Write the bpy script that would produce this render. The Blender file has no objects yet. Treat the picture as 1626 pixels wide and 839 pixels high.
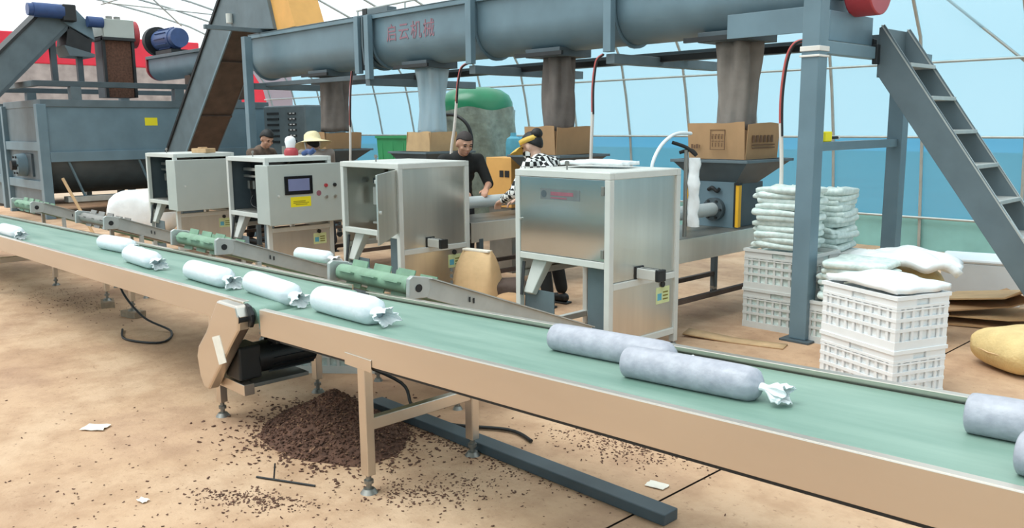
import bpy, bmesh, math, random
from mathutils import Vector, Matrix, noise
PI = math.pi
random.seed(7)
scene = bpy.context.scene
col = scene.collection

# ------------------------------------------------------------------ camera
F_PX, YAW, PITCH, ROLL = 1347.0, -0.804, 0.1618, 0.0085
cam_d = bpy.data.cameras.new('camera')
cam = bpy.data.objects.new('camera', cam_d); col.objects.link(cam)
fw = Vector((math.sin(YAW)*math.cos(PITCH), math.cos(YAW)*math.cos(PITCH), -math.sin(PITCH)))
rt = Vector((math.cos(YAW), -math.sin(YAW), 0)); dn = fw.cross(rt)
r2 = math.cos(ROLL)*rt + math.sin(ROLL)*dn; d2 = -math.sin(ROLL)*rt + math.cos(ROLL)*dn
m3 = Matrix((r2, -d2, -fw)).transposed()
cam.matrix_world = Matrix.Translation((0, 0, 1.6)) @ m3.to_4x4()
cam_d.sensor_fit = 'HORIZONTAL'; cam_d.sensor_width = 36; cam_d.lens = F_PX/1626*36
cam_d.clip_start = .05; cam_d.clip_end = 300
scene.camera = cam

# ------------------------------------------------------------------ world, sun, exposure
w = bpy.data.worlds.new('overcast_sky'); scene.world = w; w.use_nodes = True
bg = w.node_tree.nodes['Background']
bg.inputs[0].default_value = (.93, .97, 1, 1); bg.inputs[1].default_value = 1.35
sd = bpy.data.lights.new('hazy_sun', 'SUN'); sd.energy = 3.4; sd.angle = math.radians(40); sd.color = (1, .97, .92)
so = bpy.data.objects.new('hazy_sun', sd); col.objects.link(so)
so.rotation_euler = (math.radians(24), math.radians(-14), 0)
scene.view_settings.view_transform = 'Standard'; scene.view_settings.look = 'None'
scene.view_settings.gamma = 1; scene.view_settings.use_curve_mapping = False
scene.view_settings.exposure = 0.22

# ------------------------------------------------------------------ materials
def lin(c):
    c = c/255
    return c/12.92 if c <= .04045 else ((c+.055)/1.055)**2.4
def rgb(c): return (lin(c[0]), lin(c[1]), lin(c[2]), 1)
M = {}
def mat(name, c, rough=.6, metal=0, var=.12, scale=6, bump=0, bscale=40, c2=None, stretch=None, spec=.5, trans=0, alpha=1, sub=0):
    m = bpy.data.materials.new(name); m.use_nodes = True; M[name] = m
    nt = m.node_tree; N = nt.nodes; L = nt.links; b = N['Principled BSDF']
    tc = N.new('ShaderNodeTexCoord'); mp = N.new('ShaderNodeMapping'); L.new(tc.outputs['Object'], mp.inputs[0])
    if stretch: mp.inputs['Scale'].default_value = stretch
    no = N.new('ShaderNodeTexNoise'); no.inputs['Scale'].default_value = scale; no.inputs['Detail'].default_value = 5
    L.new(mp.outputs[0], no.inputs['Vector'])
    mr = N.new('ShaderNodeMapRange'); mr.inputs[1].default_value = .3; mr.inputs[2].default_value = .7
    L.new(no.outputs[0], mr.inputs[0])
    mx = N.new('ShaderNodeMix'); mx.data_type = 'RGBA'
    a = rgb(c); d = rgb(c2) if c2 else tuple(v*(1-2*var) for v in a[:3])+(1,)
    mx.inputs[6].default_value = a; mx.inputs[7].default_value = d
    L.new(mr.outputs[0], mx.inputs[0]); L.new(mx.outputs[2], b.inputs['Base Color'])
    b.inputs['Roughness'].default_value = rough; b.inputs['Metallic'].default_value = metal
    b.inputs['Specular IOR Level'].default_value = spec
    b.inputs['Transmission Weight'].default_value = trans; b.inputs['Alpha'].default_value = alpha
    if bump:
        n2 = N.new('ShaderNodeTexNoise'); n2.inputs['Scale'].default_value = bscale; n2.inputs['Detail'].default_value = 4
        L.new(mp.outputs[0], n2.inputs['Vector'])
        bp = N.new('ShaderNodeBump'); bp.inputs['Strength'].default_value = bump; bp.inputs['Distance'].default_value = .02
        L.new(n2.outputs[0], bp.inputs['Height']); L.new(bp.outputs[0], b.inputs['Normal'])
    return m
mat('grey_paint', (110, 133, 144), .42, 0, .1, 3)
mat('grey_dark', (78, 90, 96), .5, 0, .15, 4)
mat('grey_side', (98, 112, 118), .5, 0, .12, 4)
mat('iron_black', (38, 40, 42), .55, 0, .2, 8)
mat('rust_brown', (86, 68, 58), .7, 0, .2, 5, .2)
mat('bark_brown', (110, 76, 60), .9, 0, .25, 30, .4)
mat('white_frame', (206, 206, 200), .45, 0, .05, 5)
mat('steel', (226, 222, 214), .30, .95, .05, 4, .03, 8, stretch=(3, 3, .3))
mat('steel_mirror', (190, 196, 196), .16, 1, .05, 2, .02, 2.5)
mat('steel_rail', (226, 216, 204), .33, 1, .06, 3, .02, 12, stretch=(.2, 1, 1))
mat('steel_dull', (150, 148, 142), .45, .8, .12, 6)
mat('galvanised', (188, 190, 186), .45, .45, .08, 9)
mat('panel_grey', (178, 184, 178), .5, 0, .04, 3)
mat('belt_green', (136, 162, 148), .5, 0, .16, 3, .05, 60, c2=(106, 138, 124), stretch=(.4, 3, 1))
mat('cleat_green', (128, 160, 134), .6, 0, .14, 12)
mat('cardboard', (186, 146, 106), .85, 0, .08, 4)
mat('cardboard_light', (205, 168, 124), .85, 0, .1, 6)
mat('print_brown', (112, 82, 60), .85, 0, .1, 30)
mat('plastic_white', (236, 236, 236), .4, 0, .03, 5)
mat('plastic_grey', (212, 212, 208), .45, 0, .05, 5)
mat('film_white', (240, 242, 242), .38, 0, .05, 9, .25, 18)
mat('film_stack', (226, 236, 230), .45, 0, .09, 22, .3, 30, c2=(190, 205, 200))
mat('bag_white', (226, 232, 236), .3, 0, .05, 14, .15, 26)
mat('bag_grey', (182, 182, 190), .36, 0, .07, 26, .14, 40, c2=(158, 158, 168))
mat('sack_yellow', (226, 196, 138), .75, 0, .1, 8, .3, 60)
mat('paper_sack', (222, 186, 140), .8, 0, .08, 7, .2, 14)
mat('rubber', (26, 27, 29), .5, 0, .1, 10)
mat('motor_black', (30, 31, 33), .45, 0, .2, 10)
mat('motor_blue', (52, 78, 128), .42, 0, .12, 6)
mat('paint_red', (176, 60, 66), .4, 0, .06, 3)
mat('truck_red', (214, 36, 62), .5, 0, .08, 2)
mat('tarp_grey', (178, 168, 164), .8, 0, .2, 3, .2)
mat('letter_red', (158, 96, 108), .6, 0, .14, 30, c2=(130, 112, 122))
mat('orange_board', (226, 168, 92), .6, 0, .06, 5)
mat('tank_green', (40, 128, 88), .3, 0, .08, 4)
mat('box_green', (64, 164, 106), .5, 0, .08, 4)
mat('tank_wrap', (150, 160, 146), .35, 0, .2, 9, .5, 16)
mat('sticker_yellow', (238, 222, 30), .5, 0, .02, 5)
mat('sticker_pale', (214, 222, 164), .5, 0, .1, 12)
mat('sticker_blue', (96, 176, 200), .5, 0, .1, 12)
mat('sticker_ink', (120, 112, 30), .6, 0, .05, 5)
mat('screen_black', (18, 20, 24), .25, 0, .02, 5)
mat('lcd', (128, 134, 172), .2, 0, .06, 4)
mat('badge_grey', (110, 116, 116), .5, 0, .1, 20)
mat('badge_red', (150, 92, 104), .5, 0, .1, 20)
mat('cloth_grey', (146, 136, 128), .85, 0, .12, 7, .2, 20)
mat('cloth_brown', (120, 110, 104), .85, 0, .15, 7, .2, 20)
mat('skin', (196, 146, 120), .5, 0, .05, 14)
mat('skin_pale', (214, 172, 150), .5, 0, .05, 14)
mat('hair', (24, 21, 20), .6, 0, .1, 60)
mat('hair_short', (62, 54, 52), .8, 0, .15, 80)
mat('shirt_black', (26, 27, 26), .85, 0, .15, 10)
mat('trouser_dark', (44, 44, 48), .85, 0, .12, 10)
mat('vest_green', (32, 92, 84), .8, 0, .1, 10)
mat('camo', (120, 98, 84), .85, 0, .3, 12, c2=(62, 54, 46))
mat('straw', (238, 222, 178), .75, 0, .06, 30, .2, 60)
mat('visor_yellow', (228, 186, 84), .6, 0, .05, 8)
mat('visor_brim', (150, 176, 186), .5, 0, .05, 8)
mat('wire_red', (196, 92, 86), .5, 0, .05, 5)
mat('wire_white', (228, 220, 212), .5, 0, .05, 5)
mat('hose_white', (232, 240, 244), .35, 0, .03, 5)
mat('wood', (206, 170, 128), .8, 0, .12, 10, stretch=(1, 1, .2))
mat('paper', (236, 228, 214), .8, 0, .05, 20)
mat('brick_grey', (160, 140, 118), .9, 0, .15, 20)
mat('hazard_yellow', (232, 176, 40), .5, 0, .05, 8)
mat('tube_white', (206, 212, 212), .3, .2, .05, 8)
mat('teal_strip', (146, 200, 196), .6, 0, .1, 3)
mat('earth_out', (188, 172, 150), .9, 0, .15, .6)

# sheer curtain
def film(name, tint, diff, mixfac, var=.15, scale=.35, gloss=.06):
    m = bpy.data.materials.new(name); m.use_nodes = True; M[name] = m
    nt = m.node_tree; N = nt.nodes; L = nt.links
    for n in list(N):
        if n.type != 'OUTPUT_MATERIAL': N.remove(n)
    out = [n for n in N if n.type == 'OUTPUT_MATERIAL'][0]
    tr = N.new('ShaderNodeBsdfTransparent'); tl = N.new('ShaderNodeBsdfTranslucent'); df = N.new('ShaderNodeBsdfDiffuse')
    gl = N.new('ShaderNodeBsdfGlossy'); gl.inputs['Roughness'].default_value = .25
    tc = N.new('ShaderNodeTexCoord'); no = N.new('ShaderNodeTexNoise'); no.inputs['Scale'].default_value = scale; no.inputs['Detail'].default_value = 4
    L.new(tc.outputs['Object'], no.inputs['Vector'])
    mx = N.new('ShaderNodeMix'); mx.data_type = 'RGBA'; mx.inputs[6].default_value = tint
    mx.inputs[7].default_value = tuple(1-(1-v)*(1+var*3) if v < 1 else 1 for v in tint[:3])+(1,)
    L.new(no.outputs[0], mx.inputs[0]); L.new(mx.outputs[2], tr.inputs[0])
    tl.inputs[0].default_value = diff; df.inputs[0].default_value = diff
    a = N.new('ShaderNodeMixShader'); a.inputs[0].default_value = .4; L.new(tl.outputs[0], a.inputs[1]); L.new(df.outputs[0], a.inputs[2])
    b = N.new('ShaderNodeMixShader'); b.inputs[0].default_value = mixfac; L.new(tr.outputs[0], b.inputs[1]); L.new(a.outputs[0], b.inputs[2])
    c = N.new('ShaderNodeMixShader'); c.inputs[0].default_value = gloss; L.new(b.outputs[0], c.inputs[1]); L.new(gl.outputs[0], c.inputs[2])
    L.new(c.outputs[0], out.inputs[0])
film('film_roof', (.87, .94, .96, 1), (.84, .9, .92, 1), .30)
film('film_wall', (.38, .64, .75, 1), (.52, .70, .78, 1), .42, .05)
film('film_blue', (.09, .34, .54, 1), (.17, .45, .63, 1), .60, .05)
film('sheer_plastic', (.86, .92, .95, 1), (.8, .86, .88, 1), .45)

# checked cloth
def checker(name, a, b, sc):
    m = mat(name, a, .85); nt = m.node_tree
    ck = nt.nodes.new('ShaderNodeTexChecker'); ck.inputs['Scale'].default_value = sc
    ck.inputs[1].default_value = rgb(a); ck.inputs[2].default_value = rgb(b)
    tc = [n for n in nt.nodes if n.type == 'TEX_COORD'][0]
    nt.links.new(tc.outputs['Object'], ck.inputs['Vector'])
    nt.links.new(ck.outputs[0], nt.nodes['Principled BSDF'].inputs['Base Color'])
checker('cloth_check', (236, 236, 232), (24, 24, 24), 24)

# packed earth floor
def floor_mat():
    m = bpy.data.materials.new('packed_earth'); m.use_nodes = True; M['packed_earth'] = m
    nt = m.node_tree; N = nt.nodes; L = nt.links; b = N['Principled BSDF']
    tc = N.new('ShaderNodeTexCoord')
    def nz(sc, de=6, ro=.55):
        n = N.new('ShaderNodeTexNoise'); n.inputs['Scale'].default_value = sc; n.inputs['Detail'].default_value = de; n.inputs['Roughness'].default_value = ro
        L.new(tc.outputs['Object'], n.inputs['Vector']); return n
    r1 = N.new('ShaderNodeValToRGB'); n1 = nz(.9); L.new(n1.outputs[0], r1.inputs[0])
    e = r1.color_ramp.elements; e[0].position = .3; e[0].color = rgb((184, 148, 120)); e[1].position = .7; e[1].color = rgb((206, 174, 144))
    k = r1.color_ramp.elements.new(.5); k.color = rgb((196, 160, 128))
    r2 = N.new('ShaderNodeValToRGB'); n2 = nz(3.6, 8, .65); L.new(n2.outputs[0], r2.inputs[0])
    e = r2.color_ramp.elements; e[0].position = .36; e[0].color = (.62, .55, .5, 1); e[1].position = .56; e[1].color = (1, 1, 1, 1)
    mx = N.new('ShaderNodeMix'); mx.data_type = 'RGBA'; mx.blend_type = 'MULTIPLY'; mx.inputs[0].default_value = .45
    L.new(r1.outputs[0], mx.inputs[6]); L.new(r2.outputs[0], mx.inputs[7])
    r3 = N.new('ShaderNodeValToRGB'); n3 = nz(26, 4, .7); L.new(n3.outputs[0], r3.inputs[0])
    e = r3.color_ramp.elements; e[0].position = .3; e[0].color = (.45, .36, .3, 1); e[1].position = .4; e[1].color = (1, 1, 1, 1)
    m2 = N.new('ShaderNodeMix'); m2.data_type = 'RGBA'; m2.blend_type = 'MULTIPLY'; m2.inputs[0].default_value = .6
    L.new(mx.outputs[2], m2.inputs[6]); L.new(r3.outputs[0], m2.inputs[7])
    r5 = N.new('ShaderNodeValToRGB'); n5 = nz(.55, 5, .6); L.new(n5.outputs[0], r5.inputs[0])
    e = r5.color_ramp.elements; e[0].position = .50; e[0].color = (1, 1, 1, 1); e[1].position = .66; e[1].color = (.66, .56, .5, 1)
    m5 = N.new('ShaderNodeMix'); m5.data_type = 'RGBA'; m5.blend_type = 'MULTIPLY'; m5.inputs[0].default_value = .7
    L.new(m2.outputs[2], m5.inputs[6]); L.new(r5.outputs[0], m5.inputs[7]); m2 = m5
    L.new(m2.outputs[2], b.inputs['Base Color']); b.inputs['Roughness'].default_value = .85
    bp = N.new('ShaderNodeBump'); bp.inputs['Strength'].default_value = .35; bp.inputs['Distance'].default_value = .03
    n4 = nz(14, 6, .6); L.new(n4.outputs[0], bp.inputs['Height']); L.new(bp.outputs[0], b.inputs['Normal'])
floor_mat()

# ------------------------------------------------------------------ mesh helpers
class MB:
    def __init__(s): s.v = []; s.f = []
    def add(s, vs, fs):
        o = len(s.v); s.v += [tuple(v) for v in vs]; s.f += [tuple(i+o for i in f) for f in fs]; return s
    def box(s, x0, x1, y0, y1, z0, z1):
        return s.add([(x, y, z) for x in (x0, x1) for y in (y0, y1) for z in (z0, z1)],
            [(0, 1, 3, 2), (4, 6, 7, 5), (0, 4, 5, 1), (2, 3, 7, 6), (0, 2, 6, 4), (1, 5, 7, 3)])
    def bar(s, p, q, wd, ht, up=(0, 0, 1)):
        p = Vector(p); q = Vector(q); d = (q-p).normalized(); u = Vector(up)
        if abs(d.dot(u)) > .99: u = Vector((0, 1, 0))
        a = d.cross(u).normalized(); b = a.cross(d)
        a *= wd/2; b *= ht/2
        vs = [c+i*a+j*b for c in (p, q) for i in (-1, 1) for j in (-1, 1)]
        return s.add(vs, [(0, 1, 3, 2), (4, 6, 7, 5), (0, 4, 5, 1), (2, 3, 7, 6), (0, 2, 6, 4), (1, 5, 7, 3)])
    def cyl(s, p, q, r0, r1=None, n=16, caps=True):
        p = Vector(p); q = Vector(q); d = (q-p).normalized(); r1 = r0 if r1 is None else r1
        u = Vector((0, 0, 1)) if abs(d.z) < .9 else Vector((1, 0, 0))
        a = d.cross(u).normalized(); b = d.cross(a)
        vs = []
        for c, r in ((p, r0), (q, r1)):
            for i in range(n):
                t = 2*PI*i/n; vs.append(c+r*(a*math.cos(t)+b*math.sin(t)))
        fs = [(i, (i+1) % n, n+(i+1) % n, n+i) for i in range(n)]
        if caps: fs += [tuple(reversed(range(n))), tuple(range(n, 2*n))]
        return s.add(vs, fs)
    def tube(s, pts, r, n=8, rad=None):
        pts = [Vector(p) for p in pts]; vs = []; pa = None
        if not rad and 4 <= len(pts) <= 8:          # round the bends of hoses and cables
            q = []
            for i in range(len(pts)-1):
                p0, p1, p2, p3 = pts[max(i-1, 0)], pts[i], pts[i+1], pts[min(i+2, len(pts)-1)]
                for k in range(6):
                    t = k/6
                    q.append(.5*((2*p1)+(p2-p0)*t+(2*p0-5*p1+4*p2-p3)*t*t+(3*p1-p0-3*p2+p3)*t**3))
            pts = q+[pts[-1]]
        for i, p in enumerate(pts):
            d = (pts[min(i+1, len(pts)-1)]-pts[max(i-1, 0)]).normalized()
            if pa is None:
                u = Vector((0, 0, 1)) if abs(d.z) < .9 else Vector((1, 0, 0)); a = d.cross(u).normalized()
            else: a = (pa-d*pa.dot(d)).normalized()
            pa = a; b = d.cross(a); rr = rad[i] if rad else r
            for k in range(n):
                t = 2*PI*k/n; vs.append(p+rr*(a*math.cos(t)+b*math.sin(t)))
        m = len(pts)
        fs = [(i*n+k, i*n+(k+1) % n, (i+1)*n+(k+1) % n, (i+1)*n+k) for i in range(m-1) for k in range(n)]
        fs += [tuple(reversed(range(n))), tuple(range((m-1)*n, m*n))]
        return s.add(vs, fs)
    def prism(s, poly, a, b, axis='y'):
        # poly: 2D points; axis y: (x,z); axis x: (y,z); axis z: (x,y)
        def P(u, v, t): return {'y': (u, t, v), 'x': (t, u, v), 'z': (u, v, t)}[axis]
        n = len(poly)
        vs = [P(u, v, a) for u, v in poly]+[P(u, v, b) for u, v in poly]
        fs = [(i, (i+1) % n, n+(i+1) % n, n+i) for i in range(n)]+[tuple(reversed(range(n))), tuple(range(n, 2*n))]
        return s.add(vs, fs)
    def rings(s, rings, closed=True, caps=True):
        n = len(rings[0]); vs = [p for r in rings for p in r]; fs = []
        for i in range(len(rings)-1):
            for k in range(n if closed else n-1):
                fs.append((i*n+k, i*n+(k+1) % n, (i+1)*n+(k+1) % n, (i+1)*n+k))
        if caps: fs += [tuple(reversed(range(n))), tuple(range((len(rings)-1)*n, len(rings)*n))]
        return s.add(vs, fs)
    def ball(s, c, r, n=12, m=8):
        c = Vector(c); r = r if hasattr(r, '__len__') else (r, r, r)
        rg = []
        for j in range(1, m):
            t = PI*j/m
            rg.append([(c.x+r[0]*math.sin(t)*math.cos(2*PI*i/n), c.y+r[1]*math.sin(t)*math.sin(2*PI*i/n), c.z+r[2]*math.cos(t)) for i in range(n)])
        return s.rings(rg)
    def mesh(s, name, smooth=None):
        me = bpy.data.meshes.new(name); me.from_pydata(s.v, [], s.f)
        bm = bmesh.new(); bm.from_mesh(me); bmesh.ops.recalc_face_normals(bm, faces=bm.faces); bm.to_mesh(me); bm.free()
        if smooth:
            me.polygons.foreach_set('use_smooth', [True]*len(me.polygons)); me.set_sharp_from_angle(angle=math.radians(smooth))
        return me
    def build(s, name, m, parent=None, smooth=None, bevel=0, loc=None, rz=0, rot=None):
        o = bpy.data.objects.new(name, s.mesh(name, smooth)); col.objects.link(o)
        o.data.materials.append(M[m]); o.parent = parent
        if loc: o.location = loc
        if rz: o.rotation_euler.z = rz
        if rot: o.rotation_euler = rot
        if bevel:
            b = o.modifiers.new('bevel', 'BEVEL'); b.width = bevel; b.segments = 2; b.limit_method = 'ANGLE'; b.angle_limit = math.radians(40)
        return o
def tag(o, label, cat, group=None):
    o['label'] = label; o['category'] = cat
    if group: o['group'] = group
    return o
def thing(name, label, cat, loc=(0, 0, 0), rz=0, group=None):
    o = bpy.data.objects.new(name, None); col.objects.link(o); o.empty_display_size = .1
    o.location = loc; o.rotation_euler.z = rz
    return tag(o, label, cat, group)
def struct(o): o['kind'] = 'structure'; return o
def copy_tree(o, parent=None):
    c = o.copy(); col.objects.link(c); c.parent = parent
    for ch in [k for k in o.children]: copy_tree(ch, c)
    return c
def clone(o, label, loc, rz=None):
    c = copy_tree(o); c.location = loc; c['label'] = label
    if rz is not None: c.rotation_euler.z = rz
    return c
def text(body, size, m, parent, loc, rot, name='lettering', bold=0, space=1):
    cu = bpy.data.curves.new(name, 'FONT'); cu.body = body; cu.size = size; cu.align_x = 'CENTER'; cu.align_y = 'CENTER'
    cu.extrude = .001; cu.space_character = space; cu.offset = bold; cu.resolution_u = 3
    t = bpy.data.objects.new(name, cu); col.objects.link(t)
    bpy.context.view_layer.update()
    me = bpy.data.meshes.new_from_object(t.evaluated_get(bpy.context.evaluated_depsgraph_get()))
    col.objects.unlink(t); bpy.data.objects.remove(t)
    o = bpy.data.objects.new(name, me); col.objects.link(o)
    me.materials.clear(); me.materials.append(M[m]); o.parent = parent; o.location = loc; o.rotation_euler = rot
    return o

# ================================================================== STRUCTURE
# floor: two slabs with a joint between them, earth outside the tunnel
SEAM = -2.04
def slab(x0, x1, y0, y1, nx, ny, name):
    mb = MB(); vs = []; fs = []
    for i in range(nx+1):
        for j in range(ny+1):
            vs.append((x0+(x1-x0)*i/nx, y0+(y1-y0)*j/ny, 0))
    for i in range(nx):
        for j in range(ny):
            a = i*(ny+1)+j; fs.append((a, a+ny+1, a+ny+2, a+1))
    mb.add(vs, fs)
    return struct(mb.build(name, 'packed_earth'))
slab(-20.5, SEAM-.006, -6, 11.15, 1, 1, 'floor')
slab(SEAM+.006, 5, -6, 11.15, 1, 1, 'floor_slab')
struct(MB().box(-70, 12, -40, 50, -.1, -.03).build('floor_outside', 'earth_out'))
struct(MB().box(SEAM-.02, SEAM+.02, -6, 11.1, -.05, -.012).build('floor_joint', 'rust_brown'))

# tunnel cross-section (y, z): vertical film wall bending into a flat arch
prof = [(11.12, 0), (11.08, .42), (10.98, 1.42), (10.86, 2.05), (10.72, 2.6), (10.35, 3.15), (9.75, 3.6), (8.82, 3.97), (7.9, 4.2), (6.96, 4.38), (5.6, 4.55), (4.2, 4.65), (2.6, 4.7)]
mir = [(5.2-y, z) for y, z in reversed(prof[:-1])]
XA, XB = -20.2, 4.6
def sheet(pts, x0, x1, n, name, m):
    mb = MB(); rg = []
    for i in range(n+1):
        x = x0+(x1-x0)*i/n
        rg.append([(x, y, z) for y, z in pts])
    mb.rings(rg, closed=False, caps=False)
    return struct(mb.build(name, m, smooth=40))
sheet(prof[2:6], XA, XB, 1, 'wall_back', 'film_wall')
sheet(prof[1:3], XA, XB, 1, 'wall_back_skirt', 'film_blue')
sheet(prof[0:2], XA, XB, 1, 'wall_back_base', 'teal_strip')
sheet(prof[5:]+mir[:-5], XA, XB, 1, 'ceiling', 'film_roof')
sheet(mir[-6:-2], XA, XB, 1, 'wall_front', 'film_wall')
sheet(mir[-3:-1], XA, XB, 1, 'wall_front_skirt', 'film_blue')
sheet(mir[-2:], XA, XB, 1, 'wall_front_base', 'teal_strip')
full = prof+mir
# right end wall, film on the arch shape
struct(MB().add([(XB, y, z) for y, z in full], [tuple(range(len(full)))]).build('wall_right', 'film_wall'))
hx = -19.9; k = 0
while hx < 4.4:
    k += 1
    struct(MB().tube([(hx, y+(.03 if y > 2.6 else -.03)*-1, z-.03*(z > 3)) for y, z in full], .02, 6).build('trim_%d' % k, 'galvanised', smooth=60))
    hx += 1.13
for yy, zz in ((11.02, .42), (10.93, 1.42), (10.76, 2.3), (9.7, 3.55), (6.96, 4.31), (2.6, 4.63), (-1.8, 4.31), (-4.5, 3.55), (-5.56, 2.3), (-5.73, 1.42)):
    k += 1
    struct(MB().cyl((XA, yy, zz), (XB, yy, zz), .016, n=8).build('trim_%d' % k, 'galvanised', smooth=60))
for a, b in (((-3.9, 10.6, 3.1), (-2.2, 10.95, 1.55)), ((-19.9, 8.6, 3.95), (-17.6, 6.9, 4.3)), ((-19.9, 6.9, 4.32), (-17.6, 8.7, 3.95)), ((-15.4, 8.6, 3.95), (-13.1, 6.9, 4.3))):
    k += 1
    struct(MB().cyl(a, b, .016, n=8).build('trim_%d' % k, 'galvanised', smooth=60))

# ================================================================== BELT CONVEYORS
def zt_r(x): return .70+(x+3.9)*.034
def zt_l(x): return .715+(x+4.2)*.016
YF, YR = 1.975, 2.635
def rail(x0, x1, zt, y, t, h, lip):
    # C-channel side rail: web plus top and bottom lip
    mb = MB(); z0, z1 = zt(x0), zt(x1)
    def plank(ya, yb, da, db):
        mb.add([(x0, ya, z0+da), (x0, yb, z0+da), (x0, yb, z0+db), (x0, ya, z0+db), (x1, ya, z1+da), (x1, yb, z1+da), (x1, yb, z1+db), (x1, ya, z1+db)],
               [(0, 1, 2, 3), (7, 6, 5, 4), (0, 4, 5, 1), (1, 5, 6, 2), (2, 6, 7, 3), (3, 7, 4, 0)])
    plank(y-t/2, y+t/2, -h, 0)
    plank(min(y, y+lip), max(y, y+lip), -.004, 0.001)
    plank(min(y, y+lip*.8), max(y, y+lip*.8), -h, -h+.004)
    return mb
def belt(x0, x1, zt, ya, yb):
    mb = MB(); n = 14; top = []; rg = []
    L = x1-x0; pts = []
    R = .045; s = (zt(x1)-zt(x0))/L
    for i in range(25): pts.append((x0+R+(L-2*R)*i/24, -.026))
    for i in range(1, 8): t = PI/2-PI*i/8; pts.append((x1-R+R*math.cos(t), -.026-R+R*math.sin(t)))
    for i in range(25): pts.append((x1-R-(L-2*R)*i/24, -.026-2*R))
    for i in range(1, 8): t = -PI/2-PI*i/8; pts.append((x0+R+R*math.cos(t), -.026-R+R*math.sin(t)))
    rg = [[(x, y, zt(x)+d) for x, d in pts] for y in (ya, yb)]
    return mb.rings(rg)
def foot(mb, x, y, z, r=.04):
    mb.cyl((x, y, z+.018), (x, y, z+.10), .012, n=10)
    mb.cyl((x, y, z+.045), (x, y, z+.06), .022, n=8)
    return mb.cyl((x, y, z), (x, y, z+.02), r, r*.62, n=18)
def leg_set(par, x, zt, fz=0, only=None):
    for y in (YF+.025, YR-.025):
        if only and abs(y-only) > .2: continue
        lg = MB().box(x-.027, x+.027, y-.022, y+.022, .085+fz, zt(x)-.13).build('leg', 'steel_rail', par, bevel=.004)
        foot(MB(), x, y, fz).build('foot', 'steel_dull', lg, smooth=40)
    if not only:
        MB().box(x-.02, x+.02, YF+.047, YR-.047, .29, .345).build('cross_brace', 'steel_rail', par, bevel=.003)

cv = thing('belt_conveyor', 'nearer stainless belt conveyor with green belt, carrying the grey bags', 'conveyor')
rail(-3.87, .9, zt_r, YF, .012, .135, .03).build('side_rail', 'steel_rail', cv, bevel=.003)
rail(-3.87, .9, zt_r, YR, .012, .135, -.03).build('side_rail', 'steel_rail', cv, bevel=.003)
belt(-3.935, .85, zt_r, YF+.02, YR-.02).build('belt', 'belt_green', cv, smooth=40)
MB().box(-3.8, .8, YF+.012, YR-.012, 0, .01).build('slider_bed', 'steel_dull', cv, rot=(0, -math.atan(.034), 0), loc=(0, 0, zt_r(0)-.06))
MB().add([(-3.7, YF+.008, zt_r(-3.7)-.15), (.8, YF+.008, zt_r(.8)-.15), (.8, YF+.008, zt_r(.8)-.13), (-3.7, YF+.008, zt_r(-3.7)-.13),
          (-3.7, YF+.03, zt_r(-3.7)-.15), (.8, YF+.03, zt_r(.8)-.15), (.8, YF+.03, zt_r(.8)-.13), (-3.7, YF+.03, zt_r(-3.7)-.13)],
         [(0, 1, 2, 3), (7, 6, 5, 4), (0, 4, 5, 1), (1, 5, 6, 2), (2, 6, 7, 3), (3, 7, 4, 0)]).build('return_shadow_strip', 'iron_black', cv)  # black strip modelled as the shadow line of the belt return below the rail
leg_set(cv, -3.0, zt_r); leg_set(cv, .3, zt_r)
MB().cyl((-3.88, YF+.02, zt_r(-3.88)-.072), (-3.88, YR-.02, zt_r(-3.88)-.072), .036, n=20).build('tail_roller', 'steel_dull', cv, smooth=40)
MB().box(-3.1, -2.9, YF-.011, YF-.007, zt_r(-3)-.155, zt_r(-3)-.1).build('leg_bracket', 'steel_rail', cv, bevel=.002)

cl = thing('belt_conveyor', 'farther stainless belt conveyor with drive housing, carrying the white bags', 'conveyor')
rail(-12.6, -4.04, zt_l, YF, .012, .135, .03).build('side_rail', 'steel_rail', cl, bevel=.003)
rail(-12.6, -4.04, zt_l, YR, .012, .135, -.03).build('side_rail', 'steel_rail', cl, bevel=.003)
belt(-12.6, -3.945, zt_l, YF+.02, YR-.02).build('belt', 'belt_green', cl, smooth=40)
MB().box(-12.5, -4.1, YF+.012, YR-.012, 0, .01).build('slider_bed', 'steel_dull', cl, rot=(0, -math.atan(.016), 0), loc=(0, 0, zt_l(0)-.06))
leg_set(cl, -4.43, zt_l); leg_set(cl, -9.55, zt_l); leg_set(cl, -7.42, zt_l, .055, YR); leg_set(cl, -8.04, zt_l, .055, YR)
# drive housing: slanted side cover reaching from the rail down past the motor
z = zt_l(-4.1)
cov = [(-3.985, z-.005), (-4.2, z-.005), (-4.36, z-.2), (-4.47, z-.30), (-4.495, z-.36), (-4.47, z-.47), (-4.43, z-.525), (-4.375, z-.53), (-4.05, z-.20), (-3.975, z-.13), (-3.965, z-.06)]
c = MB().prism(cov, YF-.075, YF-.008, 'y').build('drive_cover', 'steel_rail', cl, bevel=.012)
q = MB(); q.add([(-4.2, YF-.0765, z-.16), (-4.30, YF-.0765, z-.225), (-4.225, YF-.0765, z-.36), (-4.13, YF-.0765, z-.30)], [(0, 1, 2, 3)])
q = MB().prism([(-4.19, z-.19), (-4.275, z-.215), (-4.21, z-.355), (-4.125, z-.325)], YF-.078, YF-.074, 'y').build('warning_sticker', 'paper', c)
MB().cyl((-4.0, YF-.07, z-.072), (-4.0, YR-.01, z-.072), .036, n=20).build('head_roller', 'iron_black', cl, smooth=40)
MB().prism([(-4.0, z), (-3.955, z-.01), (-3.93, z-.05), (-3.93, z-.09), (-3.95, z-.12), (-3.985, z-.12)], YF-.02, YF+.0, 'y').build('end_guard', 'rubber', cl, bevel=.004)
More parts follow.
